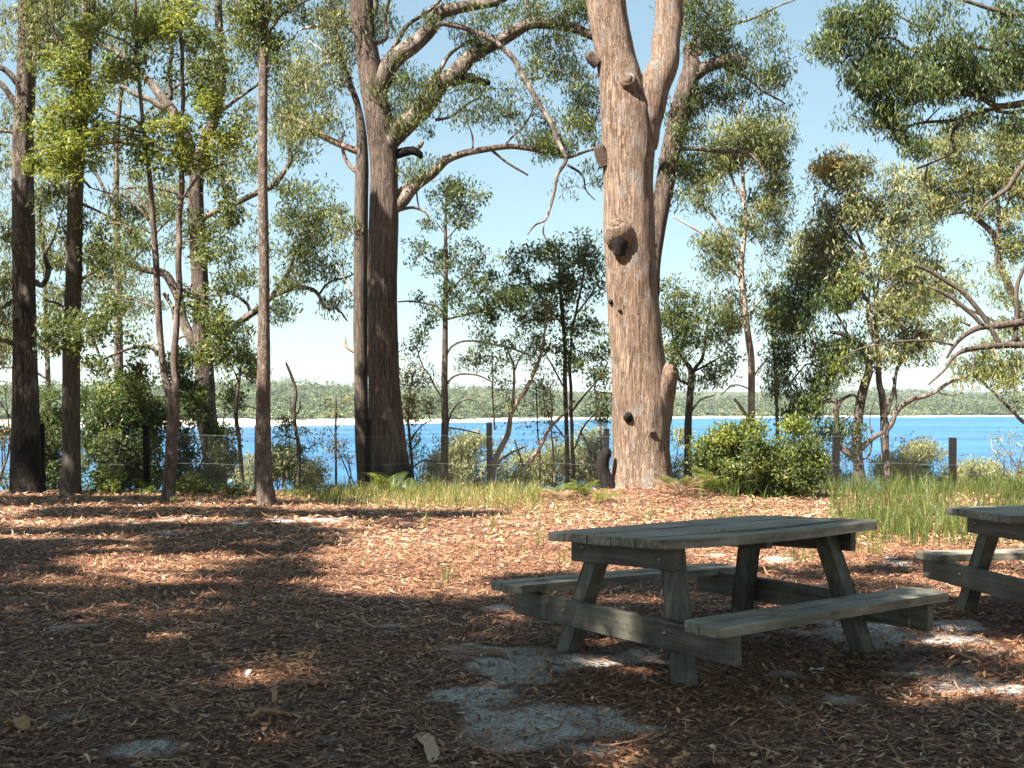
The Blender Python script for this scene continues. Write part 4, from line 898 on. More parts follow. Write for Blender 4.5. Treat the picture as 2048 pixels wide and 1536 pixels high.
# T16 overhanging limbs from a trunk outside the frame
make_tree('overhanging_gum', 'dark limbs and drooping leaf sprays reaching in from the side over the second table', 2260, 17.0,
    [(2262, 1040, 74), (2256, 980, 62), (2250, 850, 56), (2246, 700, 52), (2244, 500, 48), (2240, 300, 44), (2230, 100, 40), (2220, -60, 34), (2210, -220, 22)],
    branches=[[(2240, 560, 26), (2180, 610, 22), (2110, 640, 19), (2048, 645, 16), (1990, 650, 14), (1955, 655, 12), (1930, 672, 10), (1912, 692, 8), (1895, 715, 5)], [(2240, 640, 24), (2180, 675, 20), (2110, 690, 17), (2048, 689, 15), (1997, 692, 14), (1946, 696, 11), (1920, 702, 9), (1905, 715, 7), (1890, 740, 5), (1860, 770, 4)],
              [(2000, 690, 11), (1985, 664, 11), (1963, 628, 11), (1935, 595, 10), (1912, 573, 9), (1861, 542, 8), (1826, 532, 7), (1795, 545, 5), (1770, 560, 4)], [(1968, 655, 10), (1950, 634, 9), (1929, 617, 9), (1895, 590, 8), (1870, 578, 7), (1843, 573, 7), (1806, 563, 6), (1780, 575, 4), (1760, 600, 3)], [(2031, 684, 9), (2034, 630, 9), (2035, 576, 9), (2044, 540, 8), (2070, 480, 7)], [(1905, 690, 6), (1870, 682, 6), (1803, 682, 5), (1760, 690, 4), (1720, 698, 4), (1676, 722, 3)], [(1940, 652, 5), (1910, 640, 5), (1890, 665, 4), (1880, 690, 3)],
              [(2240, 190, 26), (2150, 200, 22), (2090, 205, 18), (2048, 206, 15), (1997, 212, 12), (1970, 200, 10), (1946, 191, 9), (1895, 188, 8), (1843, 198, 6), (1810, 215, 4)], [(2020, 208, 11), (1995, 216, 10), (1960, 224, 9), (1929, 232, 8), (1895, 242, 7), (1860, 244, 6), (1826, 249, 5), (1812, 262, 4), (1815, 278, 4)], [(1952, 228, 7), (1925, 242, 7), (1908, 260, 7), (1904, 280, 7), (1906, 300, 6), (1880, 318, 5), (1855, 330, 5), (1833, 338, 4)], [(1855, 330, 4), (1851, 355, 4), (1850, 376, 4), (1860, 400, 3)],
              [(2236, 330, 20), (2130, 320, 16), (2080, 318, 14), (2048, 327, 13), (2030, 350, 11), (2014, 376, 10), (1992, 395, 8), (1970, 413, 6), (1950, 440, 4)], [(2060, 220, 10), (2020, 225, 9), (1990, 222, 6)], [(2225, 40, 20), (2130, 30, 16), (2048, 30, 12), (1990, 20, 9), (1930, 0, 7)], [(2210, 120, 18), (2100, 110, 13), (2000, 100, 10), (1930, 95, 8), (1870, 105, 7), (1820, 99, 6), (1795, 82, 5), (1775, 76, 5), (1724, 79, 4), (1690, 66, 4), (1656, 51, 3)],
              [(1740, 78, 3), (1710, 92, 3), (1690, 120, 3), (1680, 140, 2)], [(1880, 30, 5), (1850, 50, 5), (1835, 52, 4), (1790, 26, 3)], [(1845, 250, 4), (1880, 215, 3)], [(1830, 250, 4), (1770, 252, 4), (1735, 252, 3)], [(1950, 192, 5), (1880, 160, 5), (1800, 150, 4), (1740, 160, 3)]],
    bark_='bark_dark', limb='bark_dark', sides=16, rough=.1,
    crowns=[dict(b=[(1960, 60, 60, 40, 12), (2020, 90, 40, 60, 10), (1900, 110, 55, 40, 12), (1960, 140, 60, 40, 14), (2030, 160, 30, 30, 6), (1860, 150, 50, 40, 11), (1800, 130, 45, 35, 9), (1760, 160, 40, 40, 8), (1830, 190, 50, 25, 8), (1900, 175, 50, 25, 8), (1740, 195, 30, 20, 4), (1770, 240, 40, 25, 6), (1830, 280, 40, 25, 4), (1720, 60, 50, 35, 7), (1670, 60, 35, 40, 5), (1650, 110, 30, 40, 4), (1740, 110, 40, 20, 4), (1700, 150, 30, 35, 4), (1760, 30, 25, 40, 7), (1880, 40, 50, 40, 6), (2010, 20, 40, 25, 6), (1940, 240, 40, 20, 3), (1980, 170, 40, 30, 6), (2030, 250, 30, 30, 3), (1690, 250, 20, 20, 2)], kind='dark', leaf=(.105, .024), droop=.85, per=36, rad=.26, tint0=.55),
            dict(b=[(1900, 640, 40, 40, 3), (1840, 600, 40, 30, 4), (1960, 740, 40, 30, 3), (2020, 740, 40, 30, 4), (2010, 600, 40, 40, 3), (1800, 540, 40, 25, 3)], kind='mid', leaf=(.10, .024), droop=.8, per=26, rad=.24, tint0=.6, n='low_sprays')])
# more distant trees filling the gaps
make_tree('gum_tree', 'thin bare pale stems of a distant gum seen between the two leftmost trunks', 96, 33.0,
    [(100, 985, 14), (98, 880, 12), (96, 760, 11), (92, 640, 9), (90, 560, 8), (84, 470, 7), (80, 420, 5), (96, 380, 4), (118, 360, 2)],
    branches=[[(88, 520, 5), (110, 470, 4), (130, 400, 3)], [(84, 470, 5), (60, 430, 4), (40, 400, 3)], [(96, 700, 5), (60, 650, 5), (20, 600, 4), (0, 560, 3)], [(94, 640, 5), (120, 590, 4), (180, 560, 3), (230, 540, 3)], [(97, 760, 5), (60, 740, 4), (10, 735, 3)]],
    bark_='bark_limb', sides=8, crowns=[dict(b=[(90, 400, 40, 40, 6), (60, 300, 60, 50, 5), (20, 420, 40, 50, 6), (100, 490, 40, 50, 6), (20, 540, 40, 60, 6), (110, 580, 40, 60, 7), (220, 560, 60, 60, 8), (10, 660, 30, 60, 6), (100, 660, 30, 40, 4), (280, 600, 40, 50, 5)], kind='olive', leaf=(.17, .042), droop=.65, per=34, rad=.45, tint0=.45)])
make_tree('young_gum', 'thin wavering dark stem between the fence and the slim mottled trunk', 480, 24.0,
    [(485, 988, 11), (483, 940, 9), (478, 880, 8), (472, 830, 9), (475, 790, 7), (478, 760, 6), (484, 720, 4), (490, 680, 2)],
    branches=[[(474, 815, 4), (490, 812, 4), (506, 815, 3), (520, 818, 2)], [(476, 760, 4), (465, 735, 3), (455, 715, 2)]],
    bark_='bark_dark', sides=8, crowns=[dict(b=[(475, 700, 35, 40, 7), (495, 740, 25, 30, 5), (455, 740, 20, 25, 3)], kind='dark', leaf=(.11, .038), droop=.5, per=24, rad=.27, tint0=.45)])
make_tree('dead_sapling', 'bare crooked dead stick standing in front of the white beach', 595, 23.6,
    [(596, 985, 8), (598, 930, 8), (597, 890, 8), (590, 850, 8), (588, 815, 8), (592, 785, 7), (584, 755, 6), (576, 735, 5), (572, 725, 3)],
    branches=[[(588, 840, 4), (582, 815, 3), (580, 788, 3)], [(592, 830, 5), (600, 815, 4), (598, 800, 3)], [(598, 880, 4), (570, 872, 3), (548, 874, 3)], [(597, 905, 5), (580, 920, 5), (570, 940, 5), (566, 975, 5)], [(598, 900, 4), (608, 895, 3), (620, 898, 3)]],
    bark_='bark_dark', sides=8, crowns=[dict(b=[(622, 885, 26, 24, 6), (560, 860, 18, 16, 2), (640, 870, 14, 14, 2), (575, 845, 12, 10, 1)], kind='dark', leaf=(.1, .026), droop=.6, per=26, rad=.24, tint0=.45)])
make_tree('young_gum', 'thin straight seedling stem against the water between the mottled trunk and the touching pair', 672, 23.9,
    [(672, 985, 6), (672, 930, 5), (671, 880, 5), (672, 830, 4), (672, 790, 2)], branches=[[(671, 860, 2), (690, 835, 2)], [(672, 880, 2), (655, 850, 2)]],
    bark_='bark_dark', sides=6, crowns=[dict(b=[(672, 810, 30, 25, 3), (665, 900, 20, 20, 2), (685, 920, 20, 20, 2)], kind='rust', leaf=(.075, .022), droop=.5, per=12, rad=.25, tint0=.3)])
make_tree('young_gum', 'scraggly sapling with reddish leaves close beside the thick touching trunks', 826, 24.0,
    [(826, 990, 8), (824, 930, 7), (820, 880, 6), (816, 830, 6), (820, 780, 4), (830, 740, 2)], branches=[[(820, 880, 4), (845, 850, 3), (870, 840, 2)], [(818, 830, 3), (800, 800, 3), (795, 770, 2)], [(825, 935, 4), (850, 920, 3), (880, 930, 2)], [(822, 900, 3), (840, 880, 3)]],
    bark_='bark_dark', sides=6, crowns=[dict(b=[(820, 770, 28, 30, 5), (840, 810, 30, 25, 5), (815, 830, 20, 30, 4), (845, 740, 25, 30, 3), (825, 890, 25, 25, 4), (850, 930, 30, 20, 4)], kind='rust', leaf=(.085, .028), droop=.5, per=18, rad=.25, tint0=.18)])
make_tree('young_gum', 'several spindly grey saplings joined as one, before the water left of the charred stump', 1203, 25.2,  # saplings with separate roots joined in one object
    [(1204, 985, 7), (1203, 930, 7), (1202, 880, 6), (1198, 830, 5), (1190, 780, 4), (1186, 740, 2)], branches=[[(1203, 960, 5), (1180, 900, 4), (1160, 860, 3)], [(1202, 880, 3), (1215, 850, 3)], [(1080, 985, 5), (1078, 900, 4), (1074, 820, 3), (1072, 770, 2)], [(1110, 985, 5), (1108, 920, 4), (1100, 850, 3), (1085, 790, 2)], [(1060, 985, 5), (1045, 930, 4), (1030, 880, 3)]],
    bark_='bark_limb', sides=6, crowns=[dict(b=[(1075, 800, 30, 40, 3), (1090, 860, 30, 50, 4), (1190, 790, 20, 40, 2), (1060, 900, 30, 40, 3)], kind='rust', leaf=(.085, .024), droop=.4, per=12, rad=.28, tint0=.1)])
make_tree('young_gum', 'thin upright stem before the far shore, just right of the tall cream trunked gum', 1555, 27.5,
    [(1558, 985, 9), (1556, 900, 8), (1554, 820, 7), (1552, 760, 7), (1548, 700, 6), (1542, 640, 5), (1540, 590, 3)], branches=[[(1553, 770, 4), (1575, 740, 3), (1590, 720, 2)], [(1552, 740, 3), (1538, 720, 3)]],
    bark_='bark_red', sides=8, crowns=[dict(b=[(1555, 700, 22, 40, 5), (1545, 610, 30, 40, 5), (1570, 770, 20, 25, 3), (1545, 760, 14, 40, 3)], kind='dark', leaf=(.12, .028), droop=.85, per=28, rad=.3, tint0=.3)])
make_tree('gum_tree', 'tall background gum with grey stem hidden behind the sunlit broad leaves of the forked sapling', 232, 36.0,
    [(240, 985, 22), (238, 800, 19), (236, 600, 16), (232, 400, 13), (236, 250, 10), (250, 100, 8), (255, -60, 5)],
    branches=[[(233, 420, 7), (180, 330, 6), (120, 260, 4), (80, 180, 3)], [(236, 300, 7), (300, 220, 6), (380, 150, 5), (450, 90, 3)], [(236, 560, 7), (300, 480, 5), (360, 420, 4)], [(236, 600, 6), (180, 520, 5), (110, 470, 3)], [(250, 120, 6), (190, 40, 5), (120, -20, 3)], [(240, 260, 6), (340, 300, 5), (480, 280, 4), (560, 220, 3)]],
    bark_='bark_limb', sides=10, crowns=[dict(b=[(70, 150, 70, 70, 8), (210, 100, 80, 90, 12), (330, 180, 80, 90, 12), (450, 110, 80, 90, 12), (120, 330, 60, 60, 6), (370, 380, 70, 60, 7), (500, 280, 60, 70, 7), (560, 180, 40, 80, 5), (260, 400, 60, 60, 5), (100, 480, 50, 60, 4), (330, 20, 200, 40, 14), (90, 30, 80, 40, 8)], kind='olive', leaf=(.17, .04), droop=.7, per=36, rad=.5, tint0=.5)])
# ------------------------------------------------------------------ shrubs
def shrub(name, label, cx, Y, blobs, kind, leaf, per=40, rad=.26, droop=.35, tint0=.5, stems=5, twig='twig', h=None, cat='shrub', group=None, jit=.35, second=None, third=None):
    p0 = P(cx, 900, Y); gz = float(ground_z(p0[0], Y))
    root = empty(name, (p0[0], Y, gz), label, cat, group)
    cl = np.vstack([blob(*b[:4], Y + (b[5] if len(b) > 5 else 0), int(b[4])) for b in blobs])
    mb = MB(); nodes = []
    for k in range(stems):
        tgt = cl[R.integers(len(cl))]
        a = np.array([p0[0] + R.normal() * .12, Y + R.normal() * .12, gz - .1])
        hh = max(.2, tgt[2] - gz)
        mid = a * .5 + tgt * .5 + R.normal(size=3) * hh * .1; mid[2] = gz + hh * .45
        C = tube(mb, [a, (a + mid) / 2 + R.normal(size=3) * hh * .04, mid, tgt], np.array([.022, .018, .013, .006]) * (.5 + hh * .5), 6, .15, cap=False)
        nodes.append(C[2:])
    mb.build('stem', M['bark_limb' if twig == 'twig_pale' else 'bark_dark'], root, origin=root.location)
    crown(root, 'foliage', np.vstack(nodes), cl, kind, leaf=leaf, droop=droop, per=per, rad=rad, tint0=tint0, jit=jit, twig=twig)
    for second in (second, third):
        if not second: continue
        cl2 = np.vstack([blob(*b[:4], Y + (b[5] if len(b) > 5 else 0), int(b[4])) for b in second['b']])
        crown(root, second.get('n', 'dry_foliage'), np.vstack(nodes), cl2, second['kind'], leaf=second.get('leaf', leaf), droop=second.get('droop', droop), per=second.get('per', per), rad=rad, tint0=second.get('tint0', .5), twig=twig)
    return root
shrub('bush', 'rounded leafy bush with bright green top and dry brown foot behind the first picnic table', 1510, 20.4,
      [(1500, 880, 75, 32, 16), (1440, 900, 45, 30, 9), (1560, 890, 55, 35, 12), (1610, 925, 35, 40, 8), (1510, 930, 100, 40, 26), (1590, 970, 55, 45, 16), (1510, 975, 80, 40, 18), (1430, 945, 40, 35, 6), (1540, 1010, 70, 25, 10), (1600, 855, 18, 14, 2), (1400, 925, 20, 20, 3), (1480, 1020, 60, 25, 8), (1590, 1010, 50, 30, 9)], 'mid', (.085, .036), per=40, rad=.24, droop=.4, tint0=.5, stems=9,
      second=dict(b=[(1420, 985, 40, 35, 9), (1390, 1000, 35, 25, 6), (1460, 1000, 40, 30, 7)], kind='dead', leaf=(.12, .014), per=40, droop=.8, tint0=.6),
      third=dict(b=[(1500, 872, 75, 26, 8), (1440, 895, 45, 26, 5), (1560, 880, 55, 28, 7), (1605, 915, 35, 30, 3), (1500, 925, 90, 30, 5), (1600, 852, 20, 14, 2)], kind='bright', leaf=(.085, .036), per=50, droop=.4, tint0=.62, n='sun_toned_foliage'))  # brighter leaves on top put the sunlight into the colour
shrub('bush', 'dense dark green bush with top leaves coloured yellow for sunlight between the second trunk and the forked sapling', 262, 24.5,
      [(250, 785, 60, 34, 22), (290, 820, 45, 45, 18), (215, 850, 55, 55, 26), (270, 890, 65, 55, 30), (200, 930, 50, 45, 18), (290, 945, 60, 40, 18)], 'dark', (.11, .045), per=46, rad=.34, tint0=.5, stems=8, second=dict(b=[(245, 775, 40, 14, 6), (285, 800, 25, 25, 4), (300, 870, 14, 14, 2), (215, 950, 20, 20, 3)], kind='bright', tint0=.62, per=34, n='sun_toned_foliage'))  # yellow-green top leaves carry the sunlight in their colour
shrub('bush', 'dark bush filling the gap between the two leftmost trunks', 106, 25.5, [(105, 810, 30, 40, 14), (100, 870, 30, 50, 18), (110, 940, 35, 40, 14), (165, 800, 18, 30, 6)], 'dark', (.11, .042), per=44, rad=.34, tint0=.4, stems=6)
shrub('bush', 'dark scrub at the picture edge behind the leftmost trunk', 5, 24.8, [(0, 800, 40, 40, 8), (0, 870, 40, 50, 9), (10, 940, 40, 35, 8)], 'olive', (.11, .034), per=36, rad=.33, tint0=.3, stems=5, second=dict(b=[(10, 900, 30, 50, 5)], kind='dead', tint0=.5, per=22))
shrub('bush', 'tall green bush wrapped around the charcoal stained gum trunk', 372, 25.2, [(370, 740, 28, 40, 9), (375, 800, 28, 50, 13), (375, 880, 34, 50, 18), (450, 880, 20, 40, 6), (390, 950, 60, 35, 18), (452, 930, 22, 40, 7), (465, 800, 20, 30, 3)], 'mid', (.11, .042), per=40, rad=.31, tint0=.42, stems=6)
shrub('low_shrub', 'low scrub of dry twigs and bright leaves between the bush and the forked sapling', 262, 22.0, [(230, 970, 55, 22, 8), (290, 985, 30, 18, 4), (200, 985, 40, 12, 4)], 'bright', (.085, .032), per=30, rad=.2, tint0=.3, stems=5)
shrub('low_shrub', 'low ferny scrub beside the foot of the forked sapling', 400, 21.6, [(390, 975, 30, 24, 6), (440, 990, 35, 14, 5), (490, 985, 30, 16, 4)], 'mid', (.08, .03), per=34, rad=.19, tint0=.55, stems=5)
wat = dict(kind='pale', leaf=(.13, .03), twig='twig_pale', droop=.5)
for lab, cx, Y, bl in [
    ('pale grey green bank shrub between the slim mottled trunk and the dead stick', 575, 28, [(570, 930, 35, 35, 9), (500, 945, 35, 30, 7), (610, 950, 25, 25, 5)]),
    ('pale shrub on the bank beside the thin dark sapling', 930, 28, [(930, 905, 45, 35, 10), (950, 950, 60, 35, 12), (870, 950, 30, 35, 7), (990, 930, 30, 40, 6)]),
    ('pale thicket on the bank behind the middle saplings', 1080, 29, [(1060, 940, 60, 35, 9), (1120, 930, 50, 40, 9), (1180, 900, 30, 40, 8), (1195, 940, 30, 35, 6)]),
    ('pale shrub on the bank between the orange trunk and the leafy bush', 1395, 29, [(1365, 900, 28, 40, 5), (1400, 950, 30, 40, 5), (1350, 950, 14, 30, 2)]),
    ('tallest rounded yellowish bank shrub, just right of the twin stemmed tree', 1835, 30, [(1825, 905, 40, 18, 8), (1850, 930, 45, 30, 12), (1800, 940, 40, 35, 11), (1840, 965, 60, 25, 12)]),
    ('small rounded yellowish shrub on the bank beyond the last whole fence post', 1955, 30, [(1955, 950, 40, 22, 9), (1930, 970, 40, 18, 7), (2000, 975, 30, 14, 5)]),
    ('wispy shrub on the bank with the lake glinting through beside the low elbow tree', 1645, 28, [(1640, 930, 25, 30, 5), (1650, 960, 35, 25, 6), (1690, 965, 20, 20, 3)]),
    ('low pale shrub on the bank at the picture edge', 2040, 30, [(2035, 975, 30, 14, 5), (2060, 950, 20, 20, 3)])]:
    shrub('bank_shrub', lab, cx, Y, [(q[0], q[1], q[2], q[3], q[4] * 2.8) for q in bl], wat['kind'], wat['leaf'], per=44, rad=.36, droop=wat['droop'], tint0=.55, stems=6, twig='twig_pale', group='pale shrubs growing on the lake bank')
shrub('low_shrub', 'bare pinkish twiggy shrub against the water at the picture edge', 2025, 24.0, [(2010, 880, 30, 30, 4), (2035, 900, 25, 35, 4), (2000, 915, 25, 25, 3)], 'rust', (.06, .02), per=10, rad=.22, tint0=.1, stems=7, twig='twig_pale')
shrub('low_shrub', 'small purple brown sapling shrub against the water left of the touching trunks', 700, 24.2, [(690, 900, 25, 30, 4), (700, 940, 25, 25, 3)], 'dead', (.06, .025), per=10, rad=.22, tint0=.4, stems=4)

# ------------------------------------------------------------------ ferns
def fern(label, px, Y, n, size, tint0=.5, kind='fern', up=.9, group='bracken ferns along the fence'):
    x0 = P(px, 900, Y)[0]; gz = float(ground_z(x0, Y))
    root = empty('fern', (x0, Y, gz), label, 'fern', group)
    mb = MB()
    for k in range(n):
        az = R.uniform(0, 2 * pi); Ln = size * R.uniform(.7, 1.2); el = R.uniform(.75, 1.5) * up
        s = np.linspace(0, 1, 30)
        d = np.array([cos(az), sin(az), 0])
        rr = Ln * (s * cos(el) + .35 * s ** 2 * sin(el)); zz = Ln * (s * sin(el) - .45 * s ** 2.2)
        C = np.array([x0 + R.normal() * .05, Y + R.normal() * .05, gz]) + d[None] * rr[:, None] + np.array([0, 0, 1.])[None] * zz[:, None]
        tube(mb, C, np.linspace(.005, .0015, 30), 3, raw=True, cap=False, tint=.55)
        T = np.gradient(C, axis=0); T /= np.linalg.norm(T, axis=1)[:, None]
        side = np.cross(T, [0, 0, 1.]); side /= np.linalg.norm(side, axis=1)[:, None]
        for sg in (1, -1):
            i = np.arange(6, 30); w_ = Ln * .24 * np.sin(np.clip((s[i] - .15) / .85, 0, 1) ** .6 * pi * .93 + .05)
            dirs = side[i] * sg + T[i] * .45 + np.array([0, 0, -.25]); dirs /= np.linalg.norm(dirs, axis=1)[:, None]
            b = C[i]; tip = b + dirs * w_[:, None]; m1 = b + dirs * w_[:, None] * .4
            h = T[i] * (Ln * .011)
            V = np.stack([b, m1 + h, tip, m1 - h], 1).reshape(-1, 3)
            mb.add(V, np.arange(len(V)).reshape(-1, 4), None, np.clip(tint0 * .8 + R.normal() * .18 + np.repeat(R.normal(size=len(V) // 4) * .14, 4), 0, 1))
    mb.build('fronds', L[kind], root, smooth=False, origin=root.location)
for lab, px, Y, n, sz, tn, kd in [
    ('tall bright bracken fern in front of the touching trunks', 775, 21.6, 12, .85, .22, 'fern'), ('low bracken fern at the right foot of the touching trunks', 812, 21.0, 9, .55, .5, 'fern'),
    ('yellow green bracken in front of the dead stick', 605, 21.4, 11, .48, .7, 'fern'), ('low bracken between the slim mottled trunk and the touching trunks', 660, 21.8, 9, .42, .5, 'fern'),
    ('browning bracken in the grass strip left of the charred stump', 1115, 20.2, 16, .46, .95, 'fern'), ('green bracken clump beside the browning one', 1165, 20.0, 18, .48, .5, 'fern'),
    ('rusty dead bracken at the edge of the litter', 1130, 19.4, 7, .45, .8, 'dead'), ('bracken growing at the right foot of the orange trunk', 1345, 20.6, 14, .42, .5, 'fern'),
    ('bracken between the orange trunk and the leafy bush', 1395, 20.2, 15, .52, .4, 'fern'), ('small bracken left of the slim mottled trunk', 455, 21.5, 8, .42, .45, 'fern'),
    ('dry collapsed bracken beside the leafy bush', 1360, 19.6, 12, .6, .7, 'dead'), ('yellowing bracken left of the first picnic table', 1200, 19.0, 7, .42, .85, 'fern'),
    ('bracken sprouting through the leafy bush', 1450, 19.9, 9, .8, .45, 'fern'), ('small fern at the foot of the forked sapling', 345, 19.6, 7, .22, .7, 'fern')]:
    fern(lab, px, Y, n, sz, tn, kd)

# ------------------------------------------------------------------ charred stump beside the post
p = P(1205, 985, 21.3); gz = float(ground_z(p[0], 21.3))
st = empty('tree_stump', (p[0], 21.3, gz), 'crooked charred stump leaning on the fence post beside the orange trunk', 'stump')
mb = MB(); pp, rr = pxline([(1226, 1010, 40), (1218, 975, 32), (1207, 945, 28), (1205, 925, 27), (1212, 905, 24), (1212, 898, 17)], 21.3)
tube(mb, pp, rr, 16, .05, .18, seed=4); mb.build('trunk', M['charred'], st, origin=st.location)
mb = MB(); pp, rr = pxline([(1206, 930, 14), (1200, 912, 11), (1197, 902, 7)], 21.3); tube(mb, pp, rr, 8, .05, .1); mb.build('branch', M['charred'], st, origin=st.location)

# ------------------------------------------------------------------ grass
def blades(mb, x, y, h, w0, lean=.35, tint0=.5, tj=.2):
    n = len(x); z = ground_z(x, y)
    az = R.uniform(0, 2 * pi, n); ln = np.abs(R.normal(size=n)) * lean + .05
    d = np.stack([np.cos(az), np.sin(az), np.zeros(n)], 1); s = np.stack([-np.sin(az), np.cos(az), np.zeros(n)], 1)
    ra = R.uniform(0, 2 * pi, n); s = np.stack([np.cos(ra), np.sin(ra), np.zeros(n)], 1)
    b = np.stack([x, y, z - .02], 1); up = np.array([0, 0, 1.])
    h = h[:, None]; ww = w0 * R.uniform(.6, 1.3, n)[:, None]
    rows = []
    for f, k in ((0, 1), (.4, .9), (.75, .6), (1, .06)):
        c = b + up * h * (f - .25 * f ** 3 * np.minimum(1, ln)[:, None]) + d * h * (ln[:, None] * f ** 2)
        rows += [c - s * ww * k * .5, c + s * ww * k * .5]
    V = np.stack(rows, 1).reshape(-1, 3)
    o = np.arange(n)[:, None, None] * 8; qd = np.array([[0, 1, 3, 2], [2, 3, 5, 4], [4, 5, 7, 6]])[None]
    mb.add(V, (o + qd).reshape(-1, 4), None, np.repeat(np.clip(tint0 + R.normal(size=n) * tj, 0, 1), 8))
def scatter_px(n, x0, x1, y0, y1, power=1.0, dens=None):
    """random ground points whose picture position lies in the given window"""
    px = R.uniform(x0, x1, n); py = y0 + (y1 - y0) * R.uniform(0, 1, n) ** power
    if dens is not None:
        k = R.uniform(0, 1, n) < dens(px, py); px, py = px[k], py[k]
    yy = np.full(len(px), 15.0); dx = (px - 1024) / F; dz = -(py - 768) / F; c, s = cos(PITCH), sin(PITCH)
    for _ in range(10):
        yy = np.minimum((ground_z(dx * yy, yy) - EYE) / np.minimum((s + dz * c) / (c - dz * s), -.01), 26)
    return dx * yy / (c - dz * s), yy
mb = MB()
x, y = scatter_px(5200, 640, 1085, 986, 1024, 1.6, lambda a, b: np.clip(1.2 - (b - 992) / 40 - np.abs(a - 900) / 500, 0, 1))
blades(mb, x, y, R.uniform(.10, .34, len(x)) * (1 + .3 * (R.uniform(size=len(x)) > .9)), .010, .4, .82, .14)
x, y = scatter_px(900, 560, 760, 985, 1006, 1.2); blades(mb, x, y, R.uniform(.08, .26, len(x)), .010, .4, .6)
x, y = scatter_px(300, 180, 560, 990, 1004, 1.2); blades(mb, x, y, R.uniform(.06, .18, len(x)), .009, .4, .5)
x, y = scatter_px(240, 1000, 1200, 1005, 1050, 1.6); blades(mb, x, y, R.uniform(.1, .3, len(x)), .009, .4, .7)
tag(mb.build('grass', L['grass'], smooth=False), 'bright short grass growing along the foot of the fence', 'grass', kind='stuff')
mb = MB()
gd = lambda a, b: np.clip(.35 + (a - 1640) / 160, .25, 1) * (1 - .55 * np.clip((b - 1060) / 50, 0, 1)) * np.clip((a - 1330) / 150, .15, 1) * np.where((a < 1660) & (b > 1000), .12, 1.0) * np.where(b > 1075, .45, 1.0)
x, y = scatter_px(11500, 1330, 2090, 986, 1096, 1.15, gd)
k = fbm(x * 1.3, y * 1.3, 55, 3) > .40; x, y = x[k], y[k]
blades(mb, x, y, R.uniform(.15, .50, len(x)) * (.75 + .5 * vnoise(x * .9, y * .9, 9)), .010, .36, .36 + .5 * (fbm(x * .9, y * .9, 44, 2) - .5), .26)
x, y = scatter_px(1500, 1400, 2090, 978, 992, 1.0); blades(mb, x, y, R.uniform(.15, .42, len(x)), .012, .3, .42, .2)
tag(mb.build('tall_grass', L['grass'], smooth=False), 'tall uneven grass around the bush and behind the tables', 'grass', kind='stuff')
def tuft(label, px, py, n, h, sp=.05, tint=.6):
    g = px_ground(px, py); mb = MB()
    x = g[0] + R.normal(size=n) * sp; y = g[1] + R.normal(size=n) * sp
    blades(mb, x, y, h * R.uniform(.5, 1.15, n), .009, .3, tint, .15)
    o = mb.build('grass_tuft', L['grass'], smooth=False)
    tag(o, label, 'grass tuft', 'lone grass tufts on the litter')
for a in [('lone grass tuft on the sunny litter left of the first table, nearest of the tufts', 892, 1168, 16, .26), ('upright grass stalks left of the corner of the first tabletop', 1076, 1092, 14, .40, .04), ('short pale tuft in the litter between the bench corner and the grass strip', 1048, 1108, 14, .16, .03),
          ('thin stalks at the sunlit litter in front of the touching trunks', 850, 1052, 10, .30, .025), ('sparse blades on the litter below the grass strip', 985, 1062, 14, .32, .03), ('dark thin tuft under the tabletop edge beside the leaning leg', 1122, 1128, 14, .22, .03),
          ('yellowing tuft seen under the tabletop between its legs', 1590, 1122, 26, .22, .06, .8), ('tuft of drooping blades right of the first tabletop', 1748, 1112, 34, .34, .10, .6), ('dry pale stalks beside the second table bench', 1745, 1140, 10, .13, .025, .9), ('thick leaning tuft in front of the tall grass', 1830, 1090, 40, .42, .10, .55),
          ('few blades in the litter left of the bench end', 940, 1100, 10, .14, .025), ('tuft at the grass edge in front of the bush', 1455, 1045, 30, .34, .1, .55), ('tuft beside the dry bracken', 1300, 1040, 22, .3, .1, .6), ('short tuft near the foot of the slim mottled trunk', 620, 1010, 14, .2, .06, .6)]:
    tuft(*a)

